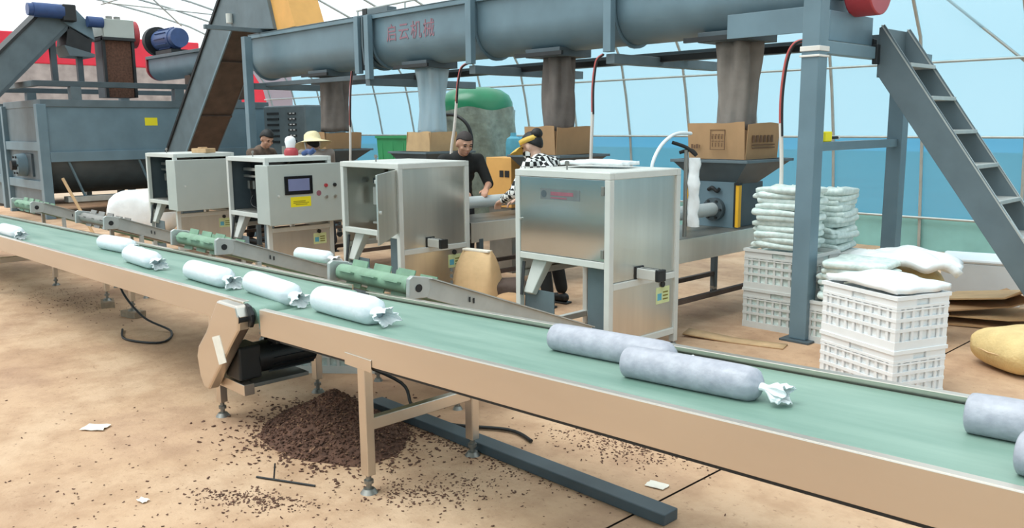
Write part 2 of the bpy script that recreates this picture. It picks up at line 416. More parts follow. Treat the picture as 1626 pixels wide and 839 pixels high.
# gear motor under the head, on a small shelf
mo = MB().cyl((-4.22, YF+.12, .36), (-4.22, YF+.47, .36), .085, n=24).build('drive_motor', 'motor_black', cl, smooth=40)
f = MB()
for i in range(14):
    t = 2*PI*i/14; f.bar((-4.22+.088*math.cos(t), YF+.2, .36+.088*math.sin(t)), (-4.22+.088*math.cos(t), YF+.46, .36+.088*math.sin(t)), .004, .014, (math.cos(t), 0, math.sin(t)))
f.build('cooling_fin', 'motor_black', mo)
MB().box(-4.31, -4.14, YF-.0, YF+.13, .265, .45).build('gearbox', 'motor_black', cl, bevel=.012)
MB().box(-4.20, -4.10, YF+.2, YF+.32, .44, .49).build('terminal_box', 'motor_black', mo, bevel=.006)
MB().box(-4.44, -4.1, YF-.0, YF+.06, .195, .255).build('motor_shelf', 'steel_rail', cl, bevel=.003)
MB().box(-4.40, -4.12, YF+.06, YF+.40, .225, .245).build('motor_plate', 'steel_dull', cl, bevel=.002)
MB().box(-4.485, -4.445, YF-.0, YF+.03, .38, .58).build('upper_bracket', 'steel_rail', cl, bevel=.003)
# small concrete blocks under the packed-up feet
for x, l in ((-7.42, 'grey brick under the conveyor foot nearest the drive housing'), (-8.04, 'grey brick under the second conveyor foot on the left')):
    b = MB().box(-.1, .1, -.055, .055, 0, .055)
    for s in (-.045, .045): b.cyl((s, -.056, .028), (s, -.05, .028), .012, n=10)
    tag(b.build('brick', 'brick_grey', loc=(x, YR-.025, 0), rz=.25 if x > -8 else -.3, bevel=.005), l, 'brick')

# ================================================================== BAGS ON THE BELT
def make_bag(name, m, L, R, tail, seed):
    rnd = random.Random(seed); mb = MB(); rg = []; n = 28
    prof_ = [(-.004, .30), (0, .66), (.004, .86), (.013, .96), (.035, 1.0), (.15, 1.015), (.4, 1.02), (.7, 1.01), (.88, 1.0), (.935, .94), (.965, .80), (.985, .58), (1.0, .32)]
    for i, (t, r) in enumerate(prof_):
        ring = []
        for k in range(n):
            a = 2*PI*k/n
            wr = 1+.02*noise.noise(Vector((t*9+seed, math.cos(a)*1.5, math.sin(a)*1.5)))
            if t > .85: wr += .055*math.sin(a*9+seed)*(t-.85)/.15
            rr = R*r*wr; zz = rr*math.sin(a)
            if zz < -R*.86: zz = -R*.86-.1*(-R*.86-zz)
            ring.append((t*L, rr*math.cos(a)*1.03, zz+R*.87))
        rg.append(ring)
    mb.rings(rg)
    o = mb.build(name, m, smooth=60)
    # gathered neck and frilled plastic tail
    tb = MB(); rg = []; n = 60; nk = 1.7 if m == 'bag_white' else 1.0
    for i, (t, r) in enumerate([(-.014, .40), (-.004, .30*nk), (.008, .25*nk), (.018, .22*nk), (.03, .30*nk**.7), (.045, .48), (.06, .62), (.07, .68*tail), (.078, .72*tail), (.084, .74*tail)]):
        ring = []
        for k in range(n):
            a = 2*PI*k/n
            wv = 1+(.17*math.sin(a*4+seed)+.13*math.sin(a*9+2*seed)+.08*math.sin(a*17+seed))*min(1, max(.1, t/.06))
            ring.append((L+t+.012*math.sin(3*a+seed)*(t/.1), R*r*wv*math.cos(a)*1.15, max(.004, R*.85+R*r*wv*math.sin(a)*.8-.15*max(0, t))))
        rg.append(ring)
    tb.rings(rg, caps=False)
    t = tb.build('tied_tail', 'film_white', o, smooth=150)
    so_ = t.modifiers.new('thick', 'SOLIDIFY'); so_.thickness = .002
    return o
W = 'white filled growing bags on the far conveyor'; Gp = 'grey filled growing bags on the near conveyor'
bags = [(-9.15, 2.09, .56, .061, -1, 'bag_white', 'white filled bag on the belt, farthest left in the photo', W),
    (-7.24, 2.36, .56, .061, 2, 'bag_white', 'white filled bag second from the left, half hidden by the next bag', W),
    (-6.27, 2.22, .56, .063, -4, 'bag_white', 'white filled bag third from the left, its frilled end toward the viewer', W),
    (-5.16, 2.19, .54, .062, -2, 'bag_white', 'white filled bag on the belt just left of the drive housing', W),
    (-4.42, 2.215, .5, .063, -2, 'bag_white', 'white filled bag lying across the gap between the two conveyors', W),
    (-3.71, 2.23, .55, .069, -4, 'bag_white', 'large white filled bag at the start of the nearer conveyor', W),
    (-2.22, 2.37, .56, .055, 1, 'bag_grey', 'grey filled bag with its end hidden behind the foremost grey bag', Gp),
    (-1.76, 2.245, .50, .056, 2, 'bag_grey', 'whole grey filled bag with twisted white tail on the near belt', Gp),
    (-.72, 2.385, .52, .056, 2, 'bag_grey', 'grey filled bag cut off by the right edge of the photo', Gp),
    (-.535, 2.16, .5, .055, -3, 'bag_grey', 'grey filled bag with only its edge showing at bottom right', Gp)]
for i, (x, y, L, R, a, m, lab, g) in enumerate(bags):
    o = make_bag('growing_bag', m, L, R, 1.0 if m == 'bag_white' else .8, i*1.7+.3)
    zt = zt_r if x > -3.9 else zt_l
    sl = math.atan(.034 if x > -3.9 else .016)
    o.location = (x, y, zt(x)-.025); o.rotation_euler = (0, -sl, math.radians(a))
    if i == 4: o.rotation_euler.y = .02; o.location.z = zt_l(x)-.024
    tag(o, lab, 'bag', g)

# ================================================================== PACKING MACHINES
XM = [-11.30, -9.0, -6.705, -4.41]; YM = 4.286; MW, MD, MH = .885, .79, 1.29; PW = .046
def machine_frame(par, dark=False):
    h = PW/2
    for x in (h, MW-h):
        for y in (h, MD-h):
            MB().box(x-h, x+h, y-h, y+h, .03, MH-PW).build('post', 'white_frame', par, bevel=.004)
            foot(MB(), x, y, 0, .03).build('foot', 'steel_dull', par, smooth=40)
    f = lambda *a: MB().box(*a).build('frame_bar', 'white_frame', par, bevel=.004)
    f(0, MW, 0, PW, MH-PW, MH); f(0, MW, MD-PW, MD, MH-PW, MH)
    f(0, PW, PW, MD-PW, MH-PW, MH); f(MW-PW, MW, PW, MD-PW, MH-PW, MH)
    f(PW, MW-PW, 0, PW, .65, .65+PW)
    for x in (0, MW-PW):
        f(x, x+PW, PW, MD-PW, .505, .505+PW); f(x, x+PW, PW, MD-PW, .09, .09+PW)
    f(PW, MW-PW, MD-PW, MD, .505, .505+PW); f(PW, MW-PW, MD-PW, MD, .09, .09+PW)
    MB().box(PW*.4, MW-PW*.4, PW*.4, MD-PW*.4, MH-.012, MH+.003).build('top_panel', 'white_frame', par, bevel=.002)
    p = lambda n, mm, *a: MB().box(*a).build(n, mm, par, bevel=.0015)
    p('back_panel', 'steel_dull', PW, MW-PW, MD-.03, MD-.024, .55, MH-PW)
    p('left_panel', 'grey_dark' if dark else 'steel', .012, .018, PW, MD-PW, .55, MH-PW)
    p('lower_side_panel', 'steel', MW-.022, MW-.016, PW, MD-PW, .135, .505)
    # lower front: two grey guide plates and the white discharge spout between them
    p('guide_plate', 'grey_side', PW, .34, .05, .056, .05, .42)
    p('guide_plate', 'grey_side', .62, MW-PW, .09, .096, .05, .66)
    s = MB().add([(.12, .06, .64), (.26, .06, .64), (.26, .14, .64), (.12, .14, .64), (.08, .0, .40), (.17, .0, .40), (.17, .045, .38), (.08, .045, .38)],
                 [(0, 1, 2, 3), (7, 6, 5, 4), (0, 4, 5, 1), (1, 5, 6, 2), (2, 6, 7, 3), (3, 7, 4, 0)])
    s.build('discharge_spout', 'white_frame', par, bevel=.006)
    MB().bar((.06, .03, .62), (.08, -.02, .38), .02, .012).build('spout_bracket', 'iron_black', par)
    st = p('rating_sticker', 'sticker_pale', MW-.0165, MW-.0145, .54, .70, .335, .455)
    MB().box(MW-.0145, MW-.0135, .555, .605, .36, .41).build('sticker_logo', 'sticker_blue', st)
    for i in range(3): MB().box(MW-.0145, MW-.0135, .62, .68, .36+.025*i, .37+.025*i).build('sticker_line', 'sticker_ink', st)
    MB().cyl((MW-.016, .61, .475), (MW-.004, .61, .475), .022, n=16).build('cable_gland', 'rubber', par, smooth=40)
    MB().tube([(MW*.45, .12, MH), (MW*.45, .12, MH+.04)], .006).build('lifting_eye', 'steel_dull', par)
    MB().cyl((MW*.45, .112, MH+.05), (MW*.45, .128, MH+.05), .016, n=12).build('eye_ring', 'steel_dull', par, smooth=40)
def air_cylinder(par):
    a = MB().box(MW-.02, MW+.15, .30, .375, .555, .63).build('air_cylinder', 'white_frame', par, bevel=.008)
    MB().box(MW+.15, MW+.185, .297, .378, .552, .633).build('cylinder_cap', 'motor_black', a, bevel=.006)
    MB().box(MW-.025, MW-.005, .29, .385, .548, .64).build('cylinder_flange', 'motor_black', a, bevel=.004)
    for y in (.318, .357): MB().box(MW, MW+.15, y-.004, y+.004, .6305, .6325).build('slot', 'iron_black', a)
def control_box(par, screen):
    cb = MB().box(MW-.15, MW+.12, -.04, .82, .60, 1.215).build('control_box', 'panel_grey', par, bevel=.006)
    dr = MB().box(MW+.122, MW+.142, -.05, .822, .595, 1.22).build('door', 'panel_grey', cb, bevel=.006)
    X = MW+.142
    MB().cyl((X, .06, .9), (X+.012, .06, .9), .012, n=12).build('door_lock', 'white_frame', dr, smooth=40)
    for z_ in (.68, 1.13): MB().cyl((X-.01, .824, z_-.03), (X-.01, .824, z_+.03), .009, n=10).build('hinge', 'steel_dull', dr, smooth=40)
    if screen:
        sc = MB().box(X-.002, X+.012, .13, .46, .905, 1.10).build('touch_screen', 'screen_black', dr, bevel=.006)
        MB().box(X+.012, X+.0135, .17, .42, .945, 1.07).build('display', 'lcd', sc)
        ys = MB().box(X-.001, X+.0015, .195, .435, .775, .88).build('instruction_sticker', 'sticker_yellow', dr)
        for i, (a, b) in enumerate(((.225, .37), (.225, .41), (.25, .39))): MB().box(X+.0015, X+.0022, a, b, .83-.017*i, .837-.017*i).build('sticker_line', 'sticker_ink', ys)
        for y in (.62, .73):
            MB().cyl((X, y, .985), (X+.02, y, .985), .019, n=16).build('push_button', 'paint_red' if y < .7 else 'motor_black', dr, smooth=40)
            MB().cyl((X, y, .86), (X+.02, y, .86), .017, n=16).build('selector_knob', 'steel', dr, smooth=40)
        MB().cyl((X-.001, .535, .905), (X+.001, .535, .905), .03, n=18).build('red_stamp', 'badge_red', dr)
def interior(par, seed):
    rnd = random.Random(seed)
    MB().box(.06, MW-.06, .26, .266, .70, 1.23).build('component_plate', 'iron_black', par, bevel=.001)
    MB().box(.06, MW-.06, .17, .20, 1.13, 1.165).build('din_rail', 'steel', par, bevel=.002)
    MB().box(.06, MW-.06, .17, .20, 1.06, 1.085).build('din_rail', 'steel', par, bevel=.002)
    for i in range(5):
        x = .14+.12*i
        v = MB().box(x-.022, x+.022, .18, .25, .93, 1.02).build('air_valve', 'steel_dull', par, bevel=.004)
        MB().cyl((x, .21, .85), (x, .21, .93), .009, n=8).build('fitting', 'iron_black', v)
    for i in range(2):
        MB().tube([(.2+.22*i, .2, .86), (.22+.22*i, .16, .80), (.30+.2*i, .14, .75), (.38+.18*i, .18, .72)], .007).build('air_hose', 'rubber', par, smooth=60)
    MB().cyl((.55, .22, .71), (.55, .22, .80), .03, n=14).build('air_filter', 'steel_dull', par, smooth=40)
    MB().box(.06, MW-.06, .05, .34, .697, .705).build('shelf_plate', 'steel_dull', par)

labs = ['packing machine with plain grey control box, farthest left of the four', 'packing machine with touch screen and yellow sticker on its control box',
        'packing machine with front door swung open, third from the left', 'nearest packing machine with closed mirror steel door and small badge']
for i, xm in enumerate(XM):
    t = thing('packing_machine', labs[i], 'machine', (xm, YM, 0), 0, 'packing machines in a row behind the conveyor')
    machine_frame(t, i < 2)
    if i < 2:
        control_box(t, i == 1); interior(t, i)
    else:
        MB().box(MW-.022, MW-.016, PW, MD-PW, .555, MH-PW).build('side_panel', 'steel', t, bevel=.0015)
        air_cylinder(t)
        if i == 3:
            d = MB().box(PW+.002, MW-PW-.002, .006, .02, .70, MH-PW-.002).build('door', 'steel_mirror', t, bevel=.003)
            MB().box(PW+.005, PW+.02, -.012, .006, .93, .945).build('door_latch', 'steel', d, bevel=.003)
            MB().box(MW-.075, MW-PW-.004, -.004, .006, 1.14, 1.20).build('hinge', 'steel_dull', d, bevel=.003)
            MB().box(MW-.075, MW-PW-.004, -.004, .006, .72, .78).build('hinge', 'steel_dull', d, bevel=.003)
            bd = MB().box(.25, .62, .0045, .006, 1.09, 1.165).build('maker_badge', 'badge_grey', d)
            MB().cyl((.285, .0035, 1.128), (.285, .0045, 1.128), .026, n=16).build('badge_emblem', 'grey_dark', bd)
            MB().box(.35, .56, .0035, .0045, 1.12, 1.145).build('badge_line', 'badge_red', bd)
            MB().box(.35, .50, .0035, .0045, 1.098, 1.108).build('badge_line', 'badge_red', bd)
        else:
            d = MB().box(-.78, 0, -.014, 0, .70, MH-PW-.004).build('door', 'steel', t, bevel=.003)
            d.location = (MW-PW, 0, 0); d.rotation_euler.z = math.radians(133)
            MB().box(-.74, -.04, 0, .018, .74, .77).build('door_stiffener', 'steel', d, bevel=.003)
            MB().box(-.74, -.04, 0, .018, 1.17, 1.20).build('door_stiffener', 'steel', d, bevel=.003)
            MB().cyl((-.73, -.03, .95), (-.73, -.012, .95), .014, n=12).build('door_lock', 'white_frame', d, smooth=40)
            for z_ in (.75, .97, 1.19): MB().cyl((MW-PW, -.012, z_-.03), (MW-PW, -.012, z_+.03), .01, n=10).build('hinge', 'iron_black', t, smooth=40)
            MB().box(.05, MW-.05, .5, .506, .70, 1.235).build('inner_plate', 'panel_grey', t)
            MB().box(.08, .5, .3, .34, 1.08, 1.13).build('inner_rail', 'grey_dark', t, bevel=.003)
            MB().box(.06, .7, .3, .5, .70, .72).build('inner_shelf', 'white_frame', t, bevel=.002)
            MB().add([(.1, .28, .88), (.24, .28, .88), (.14, .28, 1.05), (.1, .28, 1.05), (.1, .36, .88), (.24, .36, .88), (.14, .36, 1.05), (.1, .36, 1.05)],
                     [(0, 1, 2, 3), (7, 6, 5, 4), (0, 4, 5, 1), (1, 5, 6, 2), (2, 6, 7, 3), (3, 7, 4, 0)]).build('bag_gripper', 'white_frame', t, bevel=.006)

# ================================================================== INCLINED OUTFEED CONVEYORS
def outfeed(par, i):
    y0, z0, y1, z1 = 0, .765, 1.42, .24
    ang = math.atan2(z1-z0, y1-y0)
    for x, s in ((.02, 0), (.80, 1)):
        # side plate: squared head with bearing hole, long channel arm
        hd = [(-.075, z0-.075), (-.07, z0+.035), (-.045, z0+.05), (.06, z0+.03), (.075, z0-.03), (.05, z0-.08)]
        h_ = MB().prism(hd, x, x+.03, 'x').build('head_plate', 'galvanised', par, bevel=.004)
        MB().cyl((x-.003, -.01, z0-.02), (x+.034, -.01, z0-.02), .022, n=16).build('bearing', 'rubber', h_, smooth=40)
        MB().prism([(.045, z0+.03), (y1, z1+.045), (y1, z1-.035), (.9, z0-.02+.85*(z1-z0+.02)/1.37-.055), (.05, z0-.085)], x+.004, x+.026, 'x').build('side_arm', 'galvanised', par, bevel=.003)
        MB().bar((x+.015+(.014 if s else -.014), .07, z0+.024), (x+.015+(.014 if s else -.014), y1, z1+.048), .04, .007).build('arm_lip', 'galvanised', par)
        for q in (.35, .38): MB().bar((x+.032*s, q, z0-.02+(q-.05)*(z1-z0+.02)/1.37-.02), (x+.032*s, q, z0+.01+(q-.05)*(z1-z0+.02)/1.37-.02), .004, .008).build('slot', 'iron_black', par)
    # belt loop with cleats
    mb = MB(); pts = []; R = .048; d = Vector((y1-y0, z1-z0)).normalized(); nn = Vector((-d.y, d.x))
    A = Vector((0, z0-.02)); B = Vector((y1-.05, z1))
    for k in range(13): t = PI/2-PI*0+PI*k/12; pts.append(A+R*(d*math.cos(t)+nn*math.sin(t)))
    for k in range(13): t = -PI/2+PI*k/12; pts.append(B+R*(d*math.cos(t)+nn*math.sin(t)))
    mb.rings([[(x, p.x, p.y) for p in pts] for x in (.075, .765)])
    cm = 'steel_dull' if i == 1 else 'cleat_green'
    bl = mb.build('belt', cm, par, smooth=50)
    for k in range(2):
        p = A+(B-A)*(k/9+.02)+nn*R
        for x0, x1 in ((.12, .27), (.34, .50), (.57, .72)):
            MB().bar((x0, p.x+nn.x*.02, p.y+nn.y*.02), (x1, p.x+nn.x*.02, p.y+nn.y*.02), .008, .042, (0, nn.x, nn.y)).build('cleat', cm, bl)
    for x0, x1 in ((.12, .27), (.34, .50), (.57, .72)):
        p = A-d*(R+.012); MB().bar((x0, p.x, p.y), (x1, p.x, p.y), .008, .03, (0, d.x, d.y)).build('cleat', cm, bl)
        p = A-nn*(R+.012)+d*.02; MB().bar((x0, p.x, p.y), (x1, p.x, p.y), .008, .03, (0, nn.x, nn.y)).build('cleat', cm, bl)
    MB().cyl((-.02, -.01, z0-.02), (.02, -.01, z0-.02), .03, n=14).build('shaft_collar', 'plastic_white', par, smooth=40)
    for x in (.035, .815):
        lg = MB().box(x-.018, x+.018, .24, .276, .08, z0-.16).build('leg', 'galvanised', par, bevel=.003)
        foot(MB(), x, .258, 0, .03).build('foot', 'steel_dull', lg, smooth=40)
        lg = MB().box(x-.018, x+.018, 1.25, 1.286, .0, .26).build('leg', 'galvanised', par, bevel=.003)
ol = ['short green cleated outfeed conveyor at the far left end of the row', 'short cleated outfeed conveyor with grey rollers, second from the left',
      'green cleated outfeed conveyor in front of the touch screen machine', 'green cleated outfeed conveyor with pale side plate, nearest the viewer']
# one in front of each machine; they lean up from the machine's foot to the main belt
for i, xm in enumerate(XM):
    t = thing('outfeed_conveyor', ol[i], 'conveyor', (xm+.02, 2.745, 0), 0, 'inclined outfeed conveyors'); outfeed(t, i)
b = make_bag('growing_bag', 'bag_white', .42, .055, 1.0, 3.1)
b.location = (-6.36, 3.62, .50); b.rotation_euler = (0, 0, math.radians(8))
tag(b, 'white filled bag riding on the outfeed conveyor in front of the touch screen machine', 'bag')

# ================================================================== FEEDER TABLES WITH HOPPERS (behind each machine)
XH = [-10.45, -8.27, -6.14, -4.06]; YH = 5.12
def feeder(par, i):
    # local: x centre 0, y 0 (machine side) .. 1.85
    for x in (-.27, .27):
        for y in (.12, 1.68):
            lg = MB().box(x-.025, x+.025, y-.025, y+.025, .09, .56).build('leg', 'grey_dark', par, bevel=.004)
            MB().cyl((x-.012, y, .045), (x+.012, y, .045), .045, n=18).build('caster_wheel', 'rubber', lg, smooth=40)
            MB().box(x-.02, x+.02, y-.03, y+.03, .07, .1).build('caster_fork', 'steel_dull', lg)
        MB().box(x-.02, x+.02, .14, 1.66, .20, .24).build('stretcher', 'rust_brown', par, bevel=.003)
        MB().box(x-.02 if x < 0 else x+.01, x-.01 if x < 0 else x+.02, .0, 1.8, .53, .715).build('side_skirt', 'steel', par, bevel=.003)
    MB().box(-.28, .28, 0, 1.8, .705, .72).build('table_top', 'steel_dull', par, bevel=.003)
    MB().box(-.28, .28, .02, .03, .56, .705).build('end_skirt', 'steel', par, bevel=.002)
    # screw barrel and forming tube
    MB().cyl((.02, .02, .875), (.02, 1.2, .875), .058, n=24).build('forming_tube', 'tube_white', par, smooth=40)
    fl = MB().cyl((.02, 1.17, .875), (.02, 1.215, .875), .1, n=24).build('tube_flange', 'grey_dark', par, smooth=40)
    for k in range(6):
        t = 2*PI*k/6; MB().cyl((.02+.08*math.cos(t), 1.155, .875+.08*math.sin(t)), (.02+.08*math.cos(t), 1.17, .875+.08*math.sin(t)), .011, n=8).build('bolt', 'iron_black', fl)
    MB().box(-.2, .2, 1.22, 1.235, .72, 1.11).build('face_plate', 'grey_paint', par, bevel=.003)
    MB().box(-.19, .19, 1.235, 1.7, .72, 1.1).build('screw_housing', 'grey_dark', par, bevel=.006)
    MB().tube([(-.05, 1.21, 1.04), (0, 1.19, 1.06), (.04, 1.2, 1.03), (.07, 1.19, 1.05)], .016).build('lever', 'iron_black', par, smooth=60)
    for x in (-.24, .25):
        p = MB().box(x-.022, x+.022, 1.17, 1.215, .735, 1.10).build('guard_post', 'hazard_yellow', par, bevel=.003)
        MB().box(x-.024, x-.008, 1.167, 1.18, .735, 1.105).build('stripe', 'rubber', p)
        MB().box(x-.024, x+.024, 1.166, 1.217, 1.09, 1.11).build('cap', 'rubber', p)
    # hopper: flared pyramid, rim
    def fr(w, d0, d1, z): return [(-w, d0, z), (w, d0, z), (w, d1, z), (-w, d1, z)]
    h = MB().rings([fr(.19, 1.24, 1.6, 1.09), fr(.37, 1.12, 1.86, 1.285), fr(.36, 1.13, 1.85, 1.285), fr(.18, 1.25, 1.59, 1.095)], caps=False)
    h.build('hopper', 'grey_dark', par)
    MB().box(-.38, .38, 1.10, 1.125, 1.275, 1.30).build('hopper_rim', 'grey_side', par, bevel=.003)
    MB().box(-.38, .38, 1.855, 1.88, 1.275, 1.30).build('hopper_rim', 'grey_side', par, bevel=.003)
    MB().box(-.38, -.355, 1.125, 1.855, 1.275, 1.30).build('hopper_rim', 'grey_side', par, bevel=.003)
    MB().box(.355, .38, 1.125, 1.855, 1.275, 1.30).build('hopper_rim', 'grey_side', par, bevel=.003)
    mo = MB().cyl((.0, 1.7, .9), (0, 2.02, .9), .1, n=20).build('feed_motor', 'grey_paint', par, smooth=40)
fl_ = ['feeding table with hopper behind the far left packing machine', 'feeding table with dark hopper behind the touch screen machine',
       'feeding table with hopper between the man and the woman in checked sleeves', 'feeding table with hopper and white tube beside the bag stacks']
for i, xh in enumerate(XH):
    t = thing('feeding_table', fl_[i], 'machine', (xh, YH, 0), 0, 'feeding tables with hoppers'); feeder(t, i)

# cardboard collars standing on the hoppers (open boxes)
def carton(label, loc, wx, wy, h, m, flare=.02, rz=0):
    t = thing('cardboard_box', label, 'box', loc, rz, 'cardboard boxes on the hoppers')
    th = .006
    def pan(a, b, nm='side_panel'):
        (x0, y0), (x1, y1) = a, b
        d = Vector((x1-x0, y1-y0, 0)).normalized(); n = Vector((d.y, -d.x, 0))
        mb = MB(); cols = []
        N_ = 8
        rg = []
        for k in range(N_+1):
            f = k/N_; x = x0+(x1-x0)*f; y = y0+(y1-y0)*f
            top = h+.02*noise.noise(Vector((f*2.5+x0*7, y0*5, 3)))
            bow = .012*math.sin(f*PI)
            rg.append([(x+n.x*bow*0, y+n.y*bow*0, 0), (x+n.x*(flare+bow), y+n.y*(flare+bow), top), (x+n.x*(flare+bow+th), y+n.y*(flare+bow+th), top), (x+n.x*th, y+n.y*th, 0)])
        mb.rings(rg); return mb.build(nm, m, t)
    a, b = wx/2, wy/2
    f = pan((-a, -b), (a, -b)); r = pan((a, -b), (a, b)); pan((a, b), (-a, b)); pan((-a, b), (-a, -b))
    return t, f, r
HZ = 1.302
c4, f4, r4 = carton('cardboard box with stamped square mark on the nearest hopper', (-4.06, YH+1.5, HZ), .55, .52, .30, 'cardboard')
def marks(par, lst, y, m='print_brown'):
    for x0, x1, z0, z1 in lst:
        MB().box(x0, x1, y-.003, y, z0, z1).build('print_mark', m, par)
yb = -.26-.034
# square stamp outline, strokes inside, short word at left
marks(f4, [(-.045, .10, .245, .25), (-.045, .10, .08, .085), (-.045, -.04, .08, .25), (.095, .10, .08, .25)], yb)
for k in range(4):
    marks(f4, [(-.03+.031*k, -.01+.031*k, .205, .212), (-.03+.031*k, -.022+.031*k, .17, .2), (-.03+.031*k, -.008+.031*k, .15, .156), (-.024+.031*k, -.018+.031*k, .105, .14)], yb)
marks(f4, [(-.235, -.215, .09, .125), (-.205, -.195, .09, .12), (-.185, -.165, .09, .125), (-.155, -.145, .095, .12)], yb)
for k in range(6): MB().box(.305, .308, -.2+.06*k, -.165+.06*k, .14, .20).build('print_mark', 'print_brown', r4)
for z_ in (.09, .115): MB().box(.303, .306, -.2, .17, z_, z_+.01).build('print_mark', 'print_brown', r4)
carton('wide cardboard box behind the woman with the yellow visor', (-6.14, YH+1.5, HZ), .42, .56, .28, 'cardboard', .02)
carton('short torn cardboard box under the clear plastic chute', (-8.27, YH+1.5, HZ), .46, .44, .23, 'cardboard_light', -.02)
carton('brown cardboard box beside the straw hat', (-10.45, YH+1.5, HZ-.0), .42, .56, .22, 'cardboard', .02)

# cloth / plastic drop chutes between screw conveyor and boxes
def chute(label, x, m, seed, w0=.2, z0=1.54, z1=2.30, folds=5):
    mb = MB(); rg = []; n = 48
    for j in range(13):
        f = j/12; z_ = z0+(z1-z0)*f
        ring = []
        for k in range(n):
            a = 2*PI*k/n
            fold = 1+(.24*math.sin(folds*a+seed+f*2.2)+.10*math.sin(9*a+seed*2-f*3))*(.35+.65*f)
            r = w0*(1.04+.06*math.sin(f*5+seed))*fold
            ring.append((x+r*math.cos(a), 6.60+r*.9*math.sin(a), z_+.01*math.sin(3*a+seed)*(1-f)))
        rg.append(ring)
    mb.rings(rg, caps=False)
    o = mb.build('drop_chute', m, smooth=80)
    s = o.modifiers.new('thick', 'SOLIDIFY'); s.thickness = .004
    return tag(o, label, 'chute', 'hanging drop chutes under the screw conveyor')
chute('brown-grey cloth chute hanging above the leftmost cardboard box', -10.4, 'cloth_brown', 1.0, .185)
chute('clear plastic chute hanging above the torn cardboard box', -8.24, 'sheer_plastic', 2.4, .165, 1.50)
chute('grey cloth chute hanging above the box behind the visor woman', -6.12, 'cloth_brown', .2, .15)
chute('grey cloth chute hanging above the box with the stamped mark', -4.03, 'cloth_grey', 4.0, .16)

# ================================================================== OVERHEAD SCREW CONVEYOR AND ITS STEEL FRAME
sc_ = thing('screw_conveyor', 'long grey overhead screw conveyor trough with red lettering', 'conveyor')
YC, TR, ZT = 6.585, .30, 2.92
def u_section(r, zt=ZT):
    pts = [(YC-r, zt)]
    for k in range(17): t = PI+PI*k/16; pts.append((YC+r*math.cos(t), zt-.28+r*math.sin(t)))
    pts.append((YC+r, zt)); return pts
def trough(x0, x1):
    o_ = u_section(TR); i_ = list(reversed(u_section(TR-.012)))
    return MB().rings([[(x, y, z_) for y, z_ in o_+i_] for x in (x0, x1)])
JX = [-12.15, -9.07, -7.05, -5.13, -3.15]
for a, b in zip(JX[:-1], JX[1:]):
    s = trough(a+.02, b-.02).build('trough_section', 'grey_paint', sc_, smooth=30)
    MB().box(a+.03, b-.03, YC-TR-.045, YC-TR+.015, ZT-.012, ZT+.04).build('top_rim', 'grey_paint', s, bevel=.004)
    MB().box(a+.03, b-.03, YC+TR-.015, YC+TR+.045, ZT-.012, ZT+.04).build('top_rim', 'grey_paint', s, bevel=.004)
    MB().box(a+.03, b-.03, YC-TR-.05, YC+TR+.05, ZT+.04, ZT+.05).build('cover_plate', 'grey_side', s, bevel=.002)
def flange(x, w):
    o_ = [(YC-TR-.03, ZT+.03)]+[(YC+(TR+.03)*math.cos(PI+PI*k/16), ZT-.28+(TR+.03)*math.sin(PI+PI*k/16)) for k in range(17)]+[(YC+TR+.03, ZT+.03)]
    i_ = list(reversed(u_section(TR-.02)))
    mb = MB().rings([[(xx, y, z_) for y, z_ in o_+i_] for xx in (x-w, x+w)])
    return mb
for x in (-12.13, -9.17, -8.97, -7.05, -5.13, -3.17):
    flange(x, .012).build('flange', 'grey_paint', sc_, smooth=30)
for x in (-9.17, -8.95, -7.05, -5.13):
    MB().box(x-.045, x+.045, YC-TR-.12, YC-TR-.05, 2.26 if x != -8.95 else 2.18, ZT+.03).build('saddle_post', 'grey_paint', sc_, bevel=.004)
MB().box(-9.13, -9.0, YC-TR-.07, YC-TR-.02, 2.30, ZT+.02).build('joint_gap', 'iron_black', sc_)
MB().tube([(-9.06, YC-TR-.09, ZT+.02), (-9.05, YC-TR-.10, 2.6), (-9.03, YC-TR-.09, 2.36)], .014).build('conduit', 'grey_side', sc_, smooth=60)
# screw shaft inside, seen at the open ends
MB().cyl((-12.1, YC, ZT-.28), (-3.2, YC, ZT-.28), .05, n=12).build('screw_shaft', 'steel_dull', sc_, smooth=40)
MB().prism(u_section(TR-.005), -12.14, -12.125, 'x').build('end_plate', 'grey_dark', sc_)
# outlet slides
for x in (-10.4, -8.24, -6.12, -4.03):
    g = MB().box(x-.24, x+.24, YC-.24, YC+.24, 2.285, 2.37).build('slide_gate', 'grey_dark', sc_, bevel=.004)
    MB().box(x-.36, x+.30, YC-.28, YC-.25, 2.29, 2.33).build('slide_rail', 'iron_black', g)
# lettering on the trough
text('启云机械', .215, 'letter_red', sc_, (-8.22, YC-TR-.0035, 2.70), (PI/2, 0, 0), bold=.001, space=1.22)
# top fittings
MB().box(-9.16, -9.06, YC-.32, YC-.22, ZT+.05, ZT+.13).build('limit_switch', 'iron_black', sc_, bevel=.004)
MB().box(-9.02, -8.6, YC-.34, YC-.2, ZT+.05, ZT+.11).build('inspection_lid', 'grey_side', sc_, bevel=.004)
MB().tube([(-9.3, YC-.3, ZT+.12), (-7.2, YC-.3, ZT+.14)], .012).build('guard_rod', 'galvanised', sc_, smooth=60)
for x in (-9.28, -8.3, -7.25): MB().cyl((x, YC-.3, ZT+.04), (x, YC-.3, ZT+.13), .01, n=8).build('rod_stand', 'galvanised', sc_)
